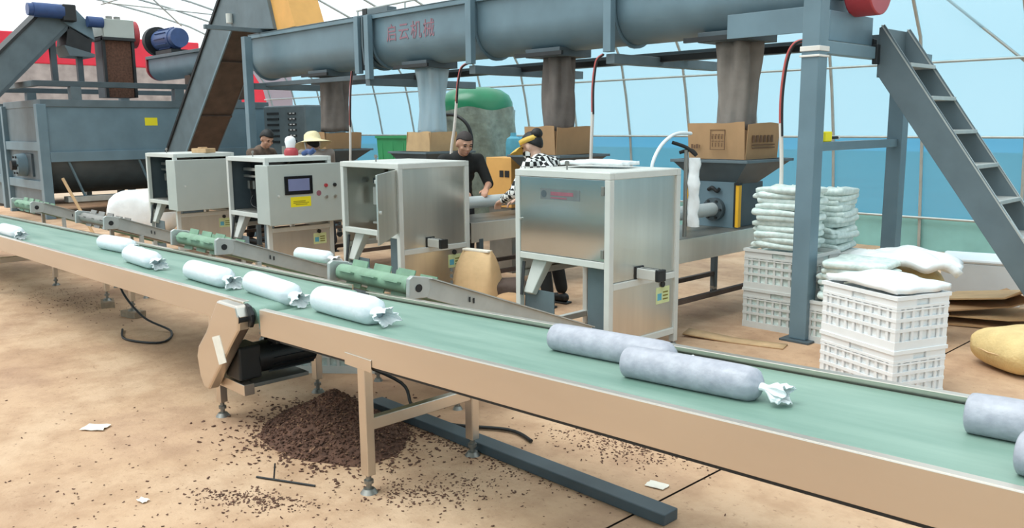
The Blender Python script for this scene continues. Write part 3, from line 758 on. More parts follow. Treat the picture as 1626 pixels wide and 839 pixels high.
# drive end: bearing plate, red pulley cover
MB().box(-3.14, -3.1, YC-.42, YC+.36, 2.40, 2.95).build('drive_plate', 'grey_paint', sc_, bevel=.004)
MB().box(-3.098, -2.985, YC-.46, YC+.27, 2.20, 2.415).build('bearing_shelf', 'grey_paint', sc_, bevel=.005)
rc = MB().cyl((-3.0, YC-.05, 2.60), (-2.80, YC-.05, 2.60), .205, n=40).build('pulley_cover', 'paint_red', sc_, smooth=40, bevel=.01)
MB().cyl((-3.1, YC-.05, 2.60), (-3.0, YC-.05, 2.60), .07, n=16).build('drive_shaft', 'iron_black', sc_, smooth=40)
MB().box(-3.9, -3.2, YC-TR-.075, YC-TR-.06, 2.28, 2.47).build('side_guard', 'grey_paint', sc_, bevel=.003)

fr = thing('support_frame', 'grey steel frame of posts and beams carrying the screw conveyor', 'frame')
def post(x, y, s, z1, plate=True):
    p = MB().box(x-s, x+s, y-s, y+s, .016, z1).build('post', 'grey_paint', fr, bevel=.006)
    if plate: MB().box(x-s-.05, x+s+.05, y-s-.05, y+s+.05, 0, .016).build('base_plate', 'grey_dark', p, bevel=.002)
    return p
post(-2.945, 5.83, .066, 2.62); post(-2.945, 7.36, .062, 2.3)
post(-11.75, 6.02, .055, 2.90); post(-11.75, 7.36, .055, 2.3)
def beam(p, q, m='grey_paint', a=.08, b=.09): return MB().bar(p, q, a, b).build('beam', m, fr, bevel=.004)
beam((-2.945, 5.9, 2.135), (-2.945, 7.9, 2.135)); beam((-2.945, 5.9, 1.43), (-2.945, 7.3, 1.43), a=.06, b=.065)
for x in (-9.02, -7.05, -5.13): beam((x, 6.22, 2.155 if x < -9 else 2.2), (x, 7.98, 2.155 if x < -9 else 2.2), 'grey_side', a=.1)
beam((-11.75, 5.97, 2.2), (-11.75, 7.4, 2.2), 'grey_side')
beam((-12.2, 7.36, 2.28), (-2.9, 7.36, 2.28), 'grey_dark', .08, .1)
beam((-12.2, 6.30, 2.23), (-9.1, 6.30, 2.22), 'grey_dark', .06, .06)
beam((-9.0, 6.95, 2.23), (-3.0, 6.95, 2.23), 'iron_black', .06, .06)
beam((-11.75, 5.4, 3.0), (-11.75, 6.7, 3.0), 'grey_side', .06, .06)
# strapping round the front post, cable tie
MB().box(-3.02, -2.87, 5.755, 5.905, 2.10, 2.135).build('strap', 'wire_white', fr, bevel=.004)
MB().box(-3.02, -2.87, 5.753, 5.907, 2.06, 2.075).build('strap', 'wire_white', fr, bevel=.003)
yb_ = thing('tape_measure', 'small yellow box with black handle on the grey cross beam', 'tool', (-2.945, 6.08, 1.463))
MB().box(-.02, .02, -.06, .05, 0, .075).build('body', 'sticker_yellow', yb_, bevel=.008)
MB().tube([(0, .05, .03), (0, .17, .028)], .011).build('handle', 'rubber', yb_, smooth=60)
MB().cyl((0, .17, .028), (0, .185, .028), .016, n=10).build('tip', 'white_frame', yb_)

# stairs
st_ = thing('steel_stairs', 'grey steel stairs leading up to the screw conveyor platform', 'stairs')
SX0, SZ0, SX1, SZ1 = -2.90, 2.33, -1.32, 0.0
sl_ = (SZ1-SZ0)/(SX1-SX0)
for y in (6.80, 7.30):
    pl = [(SX0, SZ0), (SX0+.03, SZ0+.02), (SX1+.05, SZ1), (SX1-.17, SZ1), (SX0, SZ0-.36)]
    s = MB().prism(pl, y-.006, y+.006, 'y').build('stringer', 'grey_side', st_)
    MB().bar((SX0+.01, y+.012, SZ0+.016), (SX1+.05, y+.012, SZ1+.006), .042, .01, (0, 0, 1)).build('stringer_flange', 'galvanised', st_)
    MB().bar((SX0+.0, y+.02, SZ0-.36), (SX1-.17, y+.02, SZ1), .05, .008, (0, 0, 1)).build('stringer_flange', 'grey_side', st_)
for k in range(8):
    z_ = 2.05-.255*k; x = SX0+(z_-SZ0)/sl_
    MB().box(x-.14, x+.06, 6.806, 7.294, z_-.03, z_).build('tread', 'galvanised', st_, bevel=.003)
MB().box(SX0-.01, SX0+.0, 6.80, 7.30, SZ0-.38, SZ0).build('top_plate', 'grey_side', st_)
MB().box(-2.93, -2.89, 6.74, 6.80, 2.05, 2.2).build('hinge_bracket', 'iron_black', st_, bevel=.004)

# hanging cables
def cable(label, pts, pts2):
    t = thing('hanging_cable', label, 'cable', (0, 0, 0), 0, 'cables hanging from the screw conveyor')
    MB().tube(pts, .014).build('red_wire', 'wire_red', t, smooth=60)
    MB().tube([(p[0]+.018, p[1]-.01, p[2]) for p in pts], .009).build('black_wire', 'rubber', t, smooth=60)
    MB().tube(pts2, .016).build('white_sleeve', 'wire_white', t, smooth=60)
cable('red and white cable hanging left of the lettering, behind the open-door machine', [(-9.33, 6.2, 2.3), (-9.36, 6.19, 2.1), (-9.39, 6.19, 1.85), (-9.42, 6.2, 1.6)], [(-9.42, 6.2, 1.62), (-9.43, 6.2, 1.4), (-9.45, 6.2, 1.15), (-9.46, 6.2, .9)])
cable('red and white cable hanging in front of the green tank', [(-7.10, 6.2, 2.27), (-7.2, 6.19, 2.22), (-7.26, 6.19, 2.05), (-7.3, 6.2, 1.85)], [(-7.3, 6.2, 1.87), (-7.34, 6.2, 1.6), (-7.4, 6.2, 1.35), (-7.44, 6.2, 1.0)])
cable('red and black cable hanging beside the wide cardboard box', [(-5.2, 6.2, 2.24), (-5.28, 6.2, 2.18), (-5.32, 6.2, 1.95), (-5.32, 6.2, 1.7)], [(-5.32, 6.2, 1.72), (-5.33, 6.2, 1.5), (-5.34, 6.2, 1.2), (-5.34, 6.2, .9)])
cable('red and white cable hanging beside the nearest post', [(-3.2, 6.2, 2.22), (-3.3, 6.2, 2.2), (-3.36, 6.2, 2.08), (-3.39, 6.2, 1.8), (-3.38, 6.2, 1.5)], [(-3.385, 6.2, 1.6), (-3.37, 6.2, 1.4), (-3.36, 6.2, 1.2), (-3.37, 6.22, .95)])
# white air hose looping up to the nearest box
tag(MB().tube([(-3.97, 5.32, 1.12), (-3.97, 5.33, 1.29), (-3.97, 5.42, 1.42), (-3.97, 5.55, 1.50), (-3.97, 5.68, 1.53), (-3.97, 5.84, 1.525)], .014).build('air_hose', 'hose_white', smooth=60), 'white air hose arching up behind the nearest packing machine', 'hose')

# ================================================================== BIG INCLINED ELEVATOR
el = thing('drag_elevator', 'tall inclined grey elevator with brown underside feeding the screw conveyor', 'conveyor')
def duct(par, p0, p1, th, y0, y1, side='grey_side', under='rust_brown'):
    # p0,p1: lower edge points (x,z), th: perpendicular thickness upward
    p0 = Vector(p0); p1 = Vector(p1); d = (p1-p0).normalized(); n = Vector((-d.y, d.x))
    a, b, c, e = p0, p1, p1+n*th, p0+n*th
    MB().prism([a, b, c, e], y0, y0+.012, 'y').build('side_wall', side, par)
    MB().prism([a, b, c, e], y1-.012, y1, 'y').build('side_wall', side, par)
    q = n*.012
    MB().prism([a+q, b+q, b+2*q, a+2*q], y0+.012, y1-.012, 'y').build('underside', under, par)
    MB().prism([e-2*q, c-2*q, c-q, e-q], y0+.012, y1-.012, 'y').build('top_cover', 'iron_black', par)
    MB().prism([e-q*2, c-q*2, c+q*2, e+q*2], y0-.03, y0-.0, 'y').build('edge_flange', 'iron_black', par)
    MB().prism([a-q, b-q, b+q*2, a+q*2], y0-.02, y0-.0, 'y').build('edge_flange', 'grey_paint', par)
    L = (p1-p0).length; k = 1
    while k*1.2 < L:
        m_ = p0+d*(k*1.2)
        MB().prism([m_, m_+d*.03, m_+d*.03-n*.025, m_-n*.025], y0+.01, y1-.01, 'y').build('joint_strip', under, par); k += 1
duct(el, (-15.75, .12), (-12.25, 3.53), .60, 6.28, 6.84)
hb = MB().prism([(-12.62, 3.10), (-11.35, 2.99), (-11.6, 3.7), (-12.3, 4.2), (-13.0, 4.1)], 6.24, 6.86, 'y').build('head_box', 'grey_side', el, bevel=.01)
MB().prism([(-11.35, 2.97), (-10.85, 2.99), (-11.1, 3.55), (-11.6, 3.7)], 6.30, 6.80, 'y').build('discharge_board', 'orange_board', el, bevel=.006)
MB().cyl((-15.6, 6.2, .35), (-15.6, 6.92, .35), .12, n=18).build('tail_shaft', 'iron_black', el, smooth=40)
MB().box(-16.0, -15.3, 6.3, 6.8, 0, .14).build('boot', 'grey_dark', el, bevel=.01)
MB().cyl((-12.6, 6.2, 3.18), (-12.6, 6.2, 3.32), .05, n=12).build('grease_cup', 'white_frame', el, smooth=40)

# ================================================================== MIXERS AND ELEVATORS AT THE BACK LEFT
def mixer(label, loc):
    t = thing('mixing_hopper', label, 'machine', loc, 0, 'grey mixing hoppers')
    # local: corner at (0,0), body to -x 2.35, +y 4.3; heights 0..2.12
    LX, LY = 2.35, 4.35
    MB().box(-LX, 0, 0, LY, 1.20, 2.02).build('upper_body', 'grey_paint', t)
    MB().box(-LX-.03, .03, -.03, LY+.03, 2.0, 2.13).build('top_rim', 'grey_side', t, bevel=.006)
    # belly: half-drum
    pts = [(-LX, 1.2)]+[(-LX/2+LX/2*math.cos(PI+PI*k/20), 1.2+.82*math.sin(PI+PI*k/20)) for k in range(21)]+[(0, 1.2)]
    MB().prism(pts, .05, LY-.05, 'y').build('drum_belly', 'grey_dark', t, smooth=40)
    MB().box(-.02, .05, .06, LY, 1.02, 1.2).build('side_flange', 'grey_paint', t, bevel=.006)
    # end frame with three recessed bays
    e = MB().box(-LX, 0, -.02, .05, .05, 2.0).build('end_plate', 'grey_side', t)
    for x0, x1 in ((-LX, -LX+.12), (-.12, .04)): MB().box(x0, x1, -.10, .06, 0, 2.05).build('end_post', 'grey_paint', t, bevel=.006)
    for z_ in (.52, 1.22): MB().box(-LX+.12, -.12, -.09, -.02, z_, z_+.16).build('end_rail', 'grey_paint', t, bevel=.006)
    bx = MB().box(-1.55, -.72, -.06, -.02, .74, 1.16).build('bearing_plate', 'grey_dark', t, bevel=.004)
    MB().cyl((-1.15, -.22, .95), (-1.15, -.05, .95), .2, .22, n=24).build('bearing', 'grey_paint', bx, smooth=40)
    MB().cyl((-1.15, -.30, .95), (-1.15, -.2, .95), .09, n=16).build('shaft_end', 'iron_black', bx, smooth=40)
    for k in range(6):
        a = 2*PI*k/6; MB().cyl((-1.15+.17*math.cos(a), -.24, .95+.17*math.sin(a)), (-1.15+.17*math.cos(a), -.2, .95+.17*math.sin(a)), .022, n=8).build('bolt', 'iron_black', bx)
    for y in (.35, 1.6, 2.9): MB().bar((.02, y, 1.05), (-.1, y+.28, .35), .03, .03).build('brace', 'grey_paint', t)
    MB().box(-.25, 0, .3, LY, .28, .38).build('sill_channel', 'galvanised', t, bevel=.006)
    for y in (2.2, LY-.1): MB().box(-.14, 0, y, y+.12, 0, 1.1).build('leg', 'grey_dark', t)
    for y in (2.2, LY-.1): MB().box(-LX, -LX+.14, y, y+.12, 0, 1.1).build('leg', 'grey_dark', t)
    # platform ring above
    MB().box(-.12, .0, -.1, LY-.6, 2.36, 2.46).build('platform_beam', 'grey_dark', t, bevel=.004)
    MB().box(-1.6, -.12, -.1, .02, 2.36, 2.46).build('platform_beam', 'grey_side', t, bevel=.004)
    for y in (.5, 2.4, 3.6): MB().box(-.16, .02, y, y+.18, 2.13, 2.36).build('beam_seat', 'grey_side', t, bevel=.004)
    return t
m1 = mixer('large grey mixing hopper with yellow notice behind the far machine', (-16.76, 4.62, 0))
MB().box(.0005, .004, 1.78, 2.02, 1.66, 1.81).build('yellow_notice', 'sticker_yellow', m1)
mixer('second grey mixing hopper, just showing at the left edge', (-20.0, 4.75, 0))

# left elevator rising along +y with discharge head
e2 = thing('drag_elevator', 'inclined grey elevator with blue motor at the upper left', 'conveyor')
p0, p1 = Vector((3.45, 1.55)), Vector((5.35, 3.50)); d = (p1-p0).normalized(); n = Vector((-d.y, d.x)); th = .42
def pr(par, name, poly, x0, x1, m, bevel=0): return MB().prism([tuple(p) for p in poly], x0, x1, 'x').build(name, m, par, bevel=bevel)
X1 = -17.35; X0 = -17.95
pr(e2, 'casing', [p0, p1, p1+n*th, p0+n*th], X0, X1, 'grey_side')
pr(e2, 'edge_flange', [p0+n*th, p1+n*th, p1+n*(th+.05), p0+n*(th+.05)], X0, X1+.03, 'iron_black')
pr(e2, 'edge_flange', [p0, p1, p1-n*.05, p0-n*.05], X0, X1+.02, 'grey_dark')
pr(e2, 'head_box', [p1, p1+Vector((.45, -.25)), p1+Vector((.42, .02)), p1+Vector((.1, .36)), p1+n*th], X0-.05, X1+.04, 'grey_paint', .01)
pr(e2, 'discharge_mouth', [p1+Vector((.0, -.02)), p1+Vector((.40, -.26)), p1+Vector((.36, -.5)), p1+Vector((-.06, -.36))], X0+.05, X1+.02, 'iron_black')
pr(e2, 'discharge_lip', [p1+Vector((-.1, -.36)), p1+Vector((.42, -.5)), p1+Vector((.42, -.56)), p1+Vector((-.02, -.55))], X0, X1+.06, 'grey_side')
mo = MB().cyl((-17.2, 4.75, 3.72), (-17.2, 5.25, 3.72), .13, n=20).build('motor', 'motor_blue', e2, smooth=40)
MB().cyl((-17.2, 4.66, 3.72), (-17.2, 4.75, 3.72), .11, n=20).build('fan_cover', 'motor_blue', mo, smooth=40)
MB().box(-17.3, -17.1, 5.22, 5.45, 3.55, 3.85).build('gearbox', 'motor_black', e2, bevel=.02)
for y in (5.05, 5.5): MB().box(X1-.2, X1-.1, y, y+.1, 2.4, 3.2).build('support_leg', 'grey_dark', e2)

# middle elevator, its brown underside facing the viewer
e3 = thing('drag_elevator', 'upright elevator with brown bark stuck to its face, between two blue motors', 'conveyor')
MB().box(-17.75, -17.35, 5.93, 6.50, 2.2, 3.35).build('casing', 'grey_dark', e3)
MB().box(-17.35, -17.31, 5.98, 6.45, 2.2, 3.28).build('bark_face', 'bark_brown', e3)
for y in (5.92, 6.46): MB().box(-17.36, -17.28, y, y+.05, 2.2, 3.35).build('edge_flange', 'iron_black', e3)
MB().box(-17.85, -17.2, 5.93, 6.50, 3.32, 3.66).build('head_box', 'panel_grey', e3, bevel=.01)
MB().box(-17.86, -17.19, 5.92, 6.51, 3.27, 3.32).build('head_flange', 'iron_black', e3)
MB().cyl((-17.5, 6.52, 3.42), (-17.5, 6.62, 3.42), .26, n=28).build('pulley_guard', 'paint_red', e3, smooth=40)
mo = MB().cyl((-17.22, 5.66, 3.58), (-17.22, 5.93, 3.58), .10, n=20).build('motor', 'motor_blue', e3, smooth=40)
for y in (6.15, 6.3): MB().cyl((-17.5, y, 3.66), (-17.5, y, 3.74), .06, n=12).build('bearing_cap', 'steel_dull', e3)
# second screw conveyor with blue motor
s2 = thing('screw_conveyor', 'small grey screw conveyor with blue motor behind the tall elevator', 'conveyor')
ys = 7.52
o_ = [(ys-.25, 3.05)]+[(ys+.25*math.cos(PI+PI*k/14), 2.86+.25*math.sin(PI+PI*k/14)) for k in range(15)]+[(ys+.25, 3.05)]
MB().prism(o_, -18.6, -14.4, 'x').build('trough', 'grey_paint', s2, smooth=40)
MB().box(-18.62, -14.4, ys-.3, ys+.3, 3.04, 3.10).build('cover', 'grey_side', s2, bevel=.004)
MB().prism([(y_*1+(y_-ys)*.15, z_) for y_, z_ in o_], -18.66, -18.6, 'x').build('end_plate', 'paint_red', s2)
mo = MB().cyl((-18.35, ys-.05, 3.42), (-17.55, ys-.05, 3.42), .21, n=28).build('motor', 'motor_blue', s2, smooth=40)
for k in range(12):
    a = 2*PI*k/12; MB().bar((-18.2, ys-.05+.215*math.cos(a), 3.42+.215*math.sin(a)), (-17.65, ys-.05+.215*math.cos(a), 3.42+.215*math.sin(a)), .012, .04, (0, math.cos(a), math.sin(a))).build('cooling_fin', 'motor_blue', mo)
MB().cyl((-17.55, ys-.05, 3.42), (-17.4, ys-.05, 3.42), .2, .19, n=28).build('fan_cover', 'motor_blue', mo, smooth=40)
MB().cyl((-18.6, ys-.05, 3.42), (-18.45, ys-.05, 3.42), .3, n=28).build('belt_guard', 'iron_black', s2, smooth=40)
MB().box(-18.3, -17.5, ys-.2, ys+.15, 3.10, 3.2).build('motor_base', 'iron_black', s2, bevel=.004)
for x in (-16.95, -15.4): MB().box(x, x+.25, ys-.2, ys+.2, 2.13, 2.64).build('outlet_box', 'rust_brown', s2)

# louvred cabinet (compressor)
cb = thing('air_compressor', 'grey louvred cabinet behind the worker in camouflage', 'machine', (-15.95, 8.45, 0))
MB().box(0, 1.6, 0, .9, .05, 2.02).build('cabinet', 'grey_side', cb, bevel=.03)
for k in range(6): MB().box(.16, .62, -.012, .0, 1.30+.11*k, 1.345+.11*k).build('louvre', 'iron_black', cb)
for k in range(6): MB().box(.98, 1.28, -.012, .0, 1.32+.105*k, 1.36+.105*k).build('louvre', 'iron_black', cb)
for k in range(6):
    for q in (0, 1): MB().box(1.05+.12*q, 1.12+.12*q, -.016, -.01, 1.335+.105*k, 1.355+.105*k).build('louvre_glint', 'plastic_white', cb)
MB().box(.8, 1.35, -.012, 0, 1.12, 1.2).build('name_slot', 'iron_black', cb)
MB().box(.7, 1.45, -.014, -.004, .96, 1.24).build('lower_panel', 'panel_grey', cb)

# green tank wrapped in film, hose round it
tk = thing('green_tank', 'green domed tank wrapped in clear plastic film behind the man', 'tank', (-9.73, 8.65, 0))
def lathe(pr_, n=36): return MB().rings([[(r*math.cos(2*PI*k/n), r*math.sin(2*PI*k/n), z_) for k in range(n)] for r, z_ in pr_])
lathe([(.56, .1), (.56, 1.84), (.55, 1.95), (.5, 2.05), (.38, 2.13), (.2, 2.17), (.02, 2.18)]).build('shell', 'tank_green', tk, smooth=40)
mb = MB(); rg = []
for j in range(12):
    f = j/11; z_ = .15+1.7*f
    rg.append([((.595+.03*math.sin(7*a_+f*6)+.025*noise.noise(Vector((a_*2, f*5, 1))))*math.cos(a_), (.595+.03*math.sin(7*a_+f*6))*math.sin(a_), z_+.03*math.sin(5*a_)*f) for a_ in [2*PI*k/40 for k in range(40)]])
mb.rings(rg, caps=False).build('film_wrap', 'tank_wrap', tk, smooth=60)
MB().tube([(-.45, -.55, 1.73), (0, -.66, 1.76), (.3, -.66, 1.75), (.5, -.62, 1.62), (.55, -.58, 1.4), (.48, -.58, 1.15)], .025).build('hose', 'rubber', tk, smooth=60)
for a_ in (0, 2.1, 4.2): MB().box(.45*math.cos(a_)-.05, .45*math.cos(a_)+.05, .45*math.sin(a_)-.05, .45*math.sin(a_)+.05, 0, .15).build('foot', 'iron_black', tk)
gb = thing('green_bin', 'green plastic bin beside the torn cardboard box', 'bin', (-12.1, 9.1, 0))
MB().rings([[(x*s_, y*s_, z_) for x, y in ((-.45, -.3), (.45, -.3), (.45, .3), (-.45, .3))] for s_, z_ in ((.85, 0), (1, 1.40), (1.06, 1.40), (1.06, 1.44), (.96, 1.44), (.8, .05))]).build('body', 'box_green', gb)
for x in (-.3, 0, .3): MB().box(x-.02, x+.02, -.3, -.27, .1, 1.35).build('rib', 'box_green', gb)
bj = thing('water_jug', 'blue water jug behind the visor woman', 'jug', (-8.72, 8.45, 0))
lathe([(.02, 1.1), (.10, 1.1), (.11, 1.14), (.11, 1.36), (.095, 1.42), (.045, 1.45), (.04, 1.5), (.02, 1.5)], 20).build('bottle', 'sticker_blue', bj, smooth=40)
MB().box(-.14, .14, -.14, .14, 0, 1.1).build('stand', 'galvanised', bj, bevel=.01)

# red truck outside the open end
tr = thing('red_truck', 'long red truck with grey tarpaulin outside the open end', 'truck', (-27, 0, 0))
MB().box(-2.4, 0, 1.5, 12.2, 3.45, 4.30).build('cargo_side', 'truck_red', tr, bevel=.03)
MB().box(-2.4, -.03, 1.5, 12.2, 1.5, 3.45).build('tarpaulin', 'tarp_grey', tr)
MB().box(-2.3, .02, 12.4, 15.5, 1.0, 3.6).build('cab', 'truck_red', tr, bevel=.15)
MB().box(-2.3, -.1, 1.6, 15.3, .8, 1.5).build('chassis', 'iron_black', tr)
for y in (2.6, 4.0, 10.5, 13.6):
    for x in (-2.2, -.05): MB().cyl((x-.12, y, .5), (x+.12, y, .5), .5, n=24).build('wheel', 'rubber', tr, smooth=40)

# ================================================================== PEOPLE
def remesh(mb, name, m, parent, vox, smooth_it=4):
    me = bpy.data.meshes.new(name); me.from_pydata(mb.v, [], mb.f)
    bm = bmesh.new(); bm.from_mesh(me); bmesh.ops.recalc_face_normals(bm, faces=bm.faces); bm.to_mesh(me); bm.free()
    o = bpy.data.objects.new(name, me); col.objects.link(o)
    r = o.modifiers.new('remesh', 'REMESH'); r.mode = 'VOXEL'; r.voxel_size = vox
    s = o.modifiers.new('smooth', 'SMOOTH'); s.factor = .5; s.iterations = smooth_it
    bpy.context.view_layer.update()
    m2 = bpy.data.meshes.new_from_object(o.evaluated_get(bpy.context.evaluated_depsgraph_get()))
    o.modifiers.clear(); o.data = m2; m2.materials.clear(); m2.materials.append(M[m])
    m2.polygons.foreach_set('use_smooth', [True]*len(m2.polygons))
    o.parent = parent
    return o
def cap(mb, p, q, r0, r1, n=14):
    mb.cyl(p, q, r0, r1, n); mb.ball(p, r0, n, 8); mb.ball(q, r1, n, 8)
def person(label, loc, face, J, skin, top, bottom, hair, sleeve=1.0, hairstyle='short', hat=None, vest=None):
    t = thing('person', label, 'person', loc, face)
    V = lambda *a: Vector(a)
    hip, waist, chest, neck, head = [Vector(J[k]) for k in ('hip', 'waist', 'chest', 'neck', 'head')]
    pitch, yaw = J.get('pitch', .3), J.get('yaw', 0)
    HM = Matrix.Translation(head) @ Matrix.Rotation(yaw, 4, 'Z') @ Matrix.Rotation(-pitch, 4, 'X')
    def hball(mb, c, r, n=16, m=12):
        k = MB(); k.ball(c, r, n, m); mb.add([HM @ Vector(v) for v in k.v], k.f)
    bd = MB()
    hball(bd, (0, -.008, .02), (.077, .094, .098), 20, 14)     # skull
    hball(bd, (0, .03, -.035), (.06, .062, .075))              # face and jaw
    hball(bd, (0, .06, -.085), (.028, .026, .022))             # chin
    hball(bd, (0, .098, -.022), (.014, .022, .018), 10, 8)     # nose tip
    hball(bd, (0, .09, .0), (.010, .014, .028), 10, 8)         # nose bridge
    hball(bd, (0, .085, -.058), (.026, .014, .012), 10, 8)     # lips
    hball(bd, (0, .078, .028), (.052, .018, .014), 12, 8)      # brow ridge
    for s in (-1, 1):
        hball(bd, (s*.078, -.005, -.01), (.012, .022, .032), 10, 8)   # ear
        hball(bd, (s*.04, .062, -.025), (.022, .022, .02), 10, 8)     # cheek
    cap(bd, neck, head+Vector((0, -.02, -.04)), .052, .05)
    cap(bd, chest, neck, .085, .06); cap(bd, hip, waist, .10, .10); cap(bd, waist, chest, .10, .11)
    sh = MB(); tr = MB()
    # clothed torso: chest deep and broad, tapering to the waist
    for z_, (c, rx, ry) in enumerate(((hip+V(0, 0, .02), .165, .115), ((hip+waist)/2, .16, .112), (waist, .155, .11), ((waist+chest)/2, .165, .118), (chest, .178, .122), ((chest*.4+neck*.6), .14, .095))):
        sh.ball(c, (rx, ry, .11), 20, 12)
    sh.ball(neck-V(0, 0, .015), (.075, .07, .045), 16, 10)
    for s, side in ((-1, 'l'), (1, 'r')):
        S, E, H = [Vector(J[k+side]) for k in ('sh_', 'el_', 'ha_')]
        cap(bd, S, E, .045, .038); cap(bd, E, H, .037, .026)
        cap(sh, chest*.5+neck*.5+V(s*.05, 0, 0), S, .075, .066); cap(sh, S, E, .064, .052)
        if sleeve > 1: cap(sh, E, E.lerp(H, sleeve-1), .05, .042)
        # palm, four fingers, thumb
        d = (H-E).normalized(); up = V(0, 0, 1); sd_ = d.cross(up).normalized(); nm = sd_.cross(d)
        P = H+d*.045
        for k in (-1, 0, 1): cap(bd, H+sd_*.012*k, P+sd_*.022*k+d*.02, .017, .016, 10)
        for k, ln in zip((-1.5, -.5, .5, 1.5), (.058, .07, .074, .062) if s > 0 else (.062, .074, .07, .058)):
            a = P+d*.03+sd_*.0185*k; b = a+d*ln*.55-nm*.012; c = b+d*ln*.3-nm*.03
            cap(bd, a, b, .009, .0085, 8); cap(bd, b, c, .0085, .0075, 8)
        a = H+d*.02-sd_*s*.02; b = a+d*.03-sd_*s*.03-nm*.008; c = b+d*.03-sd_*s*.004-nm*.01
        cap(bd, a, b, .011, .010, 8); cap(bd, b, c, .010, .008, 8)
        hp = hip+V(s*.085, 0, -.03); K, A, T = [Vector(J[k+side]) for k in ('kn_', 'an_', 'to_')]
        cap(bd, hp, K, .07, .048); cap(bd, K, A, .045, .032); cap(bd, A-V(0, 0, .03), T, .035, .026)
        cap(tr, hp, K, .098, .07); cap(tr, K, A+V(0, 0, .05), .068, .056)
        shoe = MB(); cap(shoe, A-V(0, .01, .03), T, .045, .036); shoe.ball(A-V(0, .03, .035), .045)
        so2 = MB(); so2.box(min(A.x, T.x)-.042, max(A.x, T.x)+.042, A.y-.08, T.y+.04, 0, .018)
        o = remesh(shoe, 'shoe', 'rubber', t, .012); so2.build('sole', 'iron_black', o, bevel=.008)
    tr.ball(hip, (.165, .122, .11), 18, 10); tr.ball(hip+V(0, 0, -.07), (.155, .118, .09), 18, 10)
    remesh(bd, 'body', skin, t, .009, 3); remesh(sh, 'shirt', top, t, .014); remesh(tr, 'trousers', bottom, t, .014)
    # eyes, brows, mouth line
    for s in (-1, 1):
        k = MB(); hball(k, (s*.031, .083, .006), (.012, .007, .005), 10, 6); k.build('eye', 'hair', t, smooth=60)
        k = MB(); hball(k, (s*.032, .09, .03), (.019, .006, .004), 10, 6); k.build('eyebrow', 'hair', t, smooth=60)
    k = MB(); hball(k, (0, .097, -.058), (.02, .004, .0025), 10, 6); k.build('mouth', 'letter_red', t, smooth=60)
    # hair shell: sphere rows above the hairline
    hm = MB(); rg = []; nn = 28
    R = {'short': (.081, .099, .102), 'full': (.093, .108, .116), 'bun': (.088, .104, .108)}[hairstyle]
    for j in range(9):
        ring = []
        for k in range(nn):
            a = 2*PI*k/nn; fr_ = math.sin(a)                       # +1 front, -1 back
            low = (.36 if fr_ > .3 else .36+(.3-fr_)*.28)*PI        # hairline higher in front
            th_ = .02+low*j/8
            ring.append(tuple(HM @ Vector((R[0]*math.sin(th_)*math.cos(a), -.008+R[1]*math.sin(th_)*math.sin(a), .022+R[2]*math.cos(th_)))))
        rg.append(ring)
    hm.rings(rg, caps=False); h = hm.build('hair', hair, t, smooth=70)
    sdf = h.modifiers.new('thick', 'SOLIDIFY'); sdf.thickness = .004 if hairstyle == 'short' else .012
    if hairstyle == 'bun':
        k = MB(); hball(k, (0, -.085, .085), (.06, .05, .05)); k.build('hair_bun', hair, t, smooth=60)
    if vest:
        k = MB()
        for c, rx, ry in (((hip+waist)/2, .175, .13), (waist, .172, .128), ((waist+chest)/2, .178, .132)): k.ball(c, (rx, ry, .10), 20, 12)
        remesh(k, 'apron', vest, t, .014)
    def hl(prof_, name, m, par=t, off=(0, 0, 0), th=.003, front=None):
        k = MB(); n = 40
        k.rings([[tuple(HM @ Vector((r*math.cos(2*PI*i/n)+off[0], r*math.sin(2*PI*i/n)*1.12+off[1], z_+off[2]+(front(2*PI*i/n, r) if front else 0)))) for i in range(n)] for r, z_ in prof_], caps=False)
        o = k.build(name, m, par, smooth=50); s = o.modifiers.new('thick', 'SOLIDIFY'); s.thickness = th
        return o
    if hat == 'straw':
        b = hl([(.235, .008), (.18, .035), (.125, .055), (.108, .075), (.104, .115), (.095, .155), (.07, .178), (.03, .186), (.004, .187)], 'straw_hat', 'straw', off=(0, -.01, 0), front=lambda a, r: .02*math.cos(2*a)*max(0, r-.11)/.12)
        k = MB(); k.tube([HM @ Vector(p) for p in ((-.1, .01, .06), (-.085, .03, -.03), (-.04, .06, -.11), (0, .07, -.125), (.04, .06, -.11), (.085, .03, -.03), (.1, .01, .06))], .012); k.build('chin_scarf', 'plastic_white', b, smooth=60)
    if hat == 'visor':
        v = hl([(.094, .03), (.096, .075)], 'visor_band', 'visor_yellow', th=.004)
        k = MB(); n = 17; rg = []
        for r, z_ in ((.094, .035), (.14, .028), (.19, .005), (.2, -.005)):
            rg.append([tuple(HM @ Vector((r*math.cos(a)*.95, r*math.sin(a)*1.12, z_-.02*abs(math.cos(a)))) ) for a in [PI*.08+PI*.84*i/(n-1) for i in range(n)]])
        k.rings(rg, closed=False, caps=False); o = k.build('visor_brim', 'visor_yellow', v, smooth=60)
        s = o.modifiers.new('thick', 'SOLIDIFY'); s.thickness = .004
        # white face cloth below the eyes
        k = MB(); hball(k, (0, .045, -.055), (.066, .066, .055)); k.build('face_cloth', 'cloth_check', t, smooth=60)
    return t
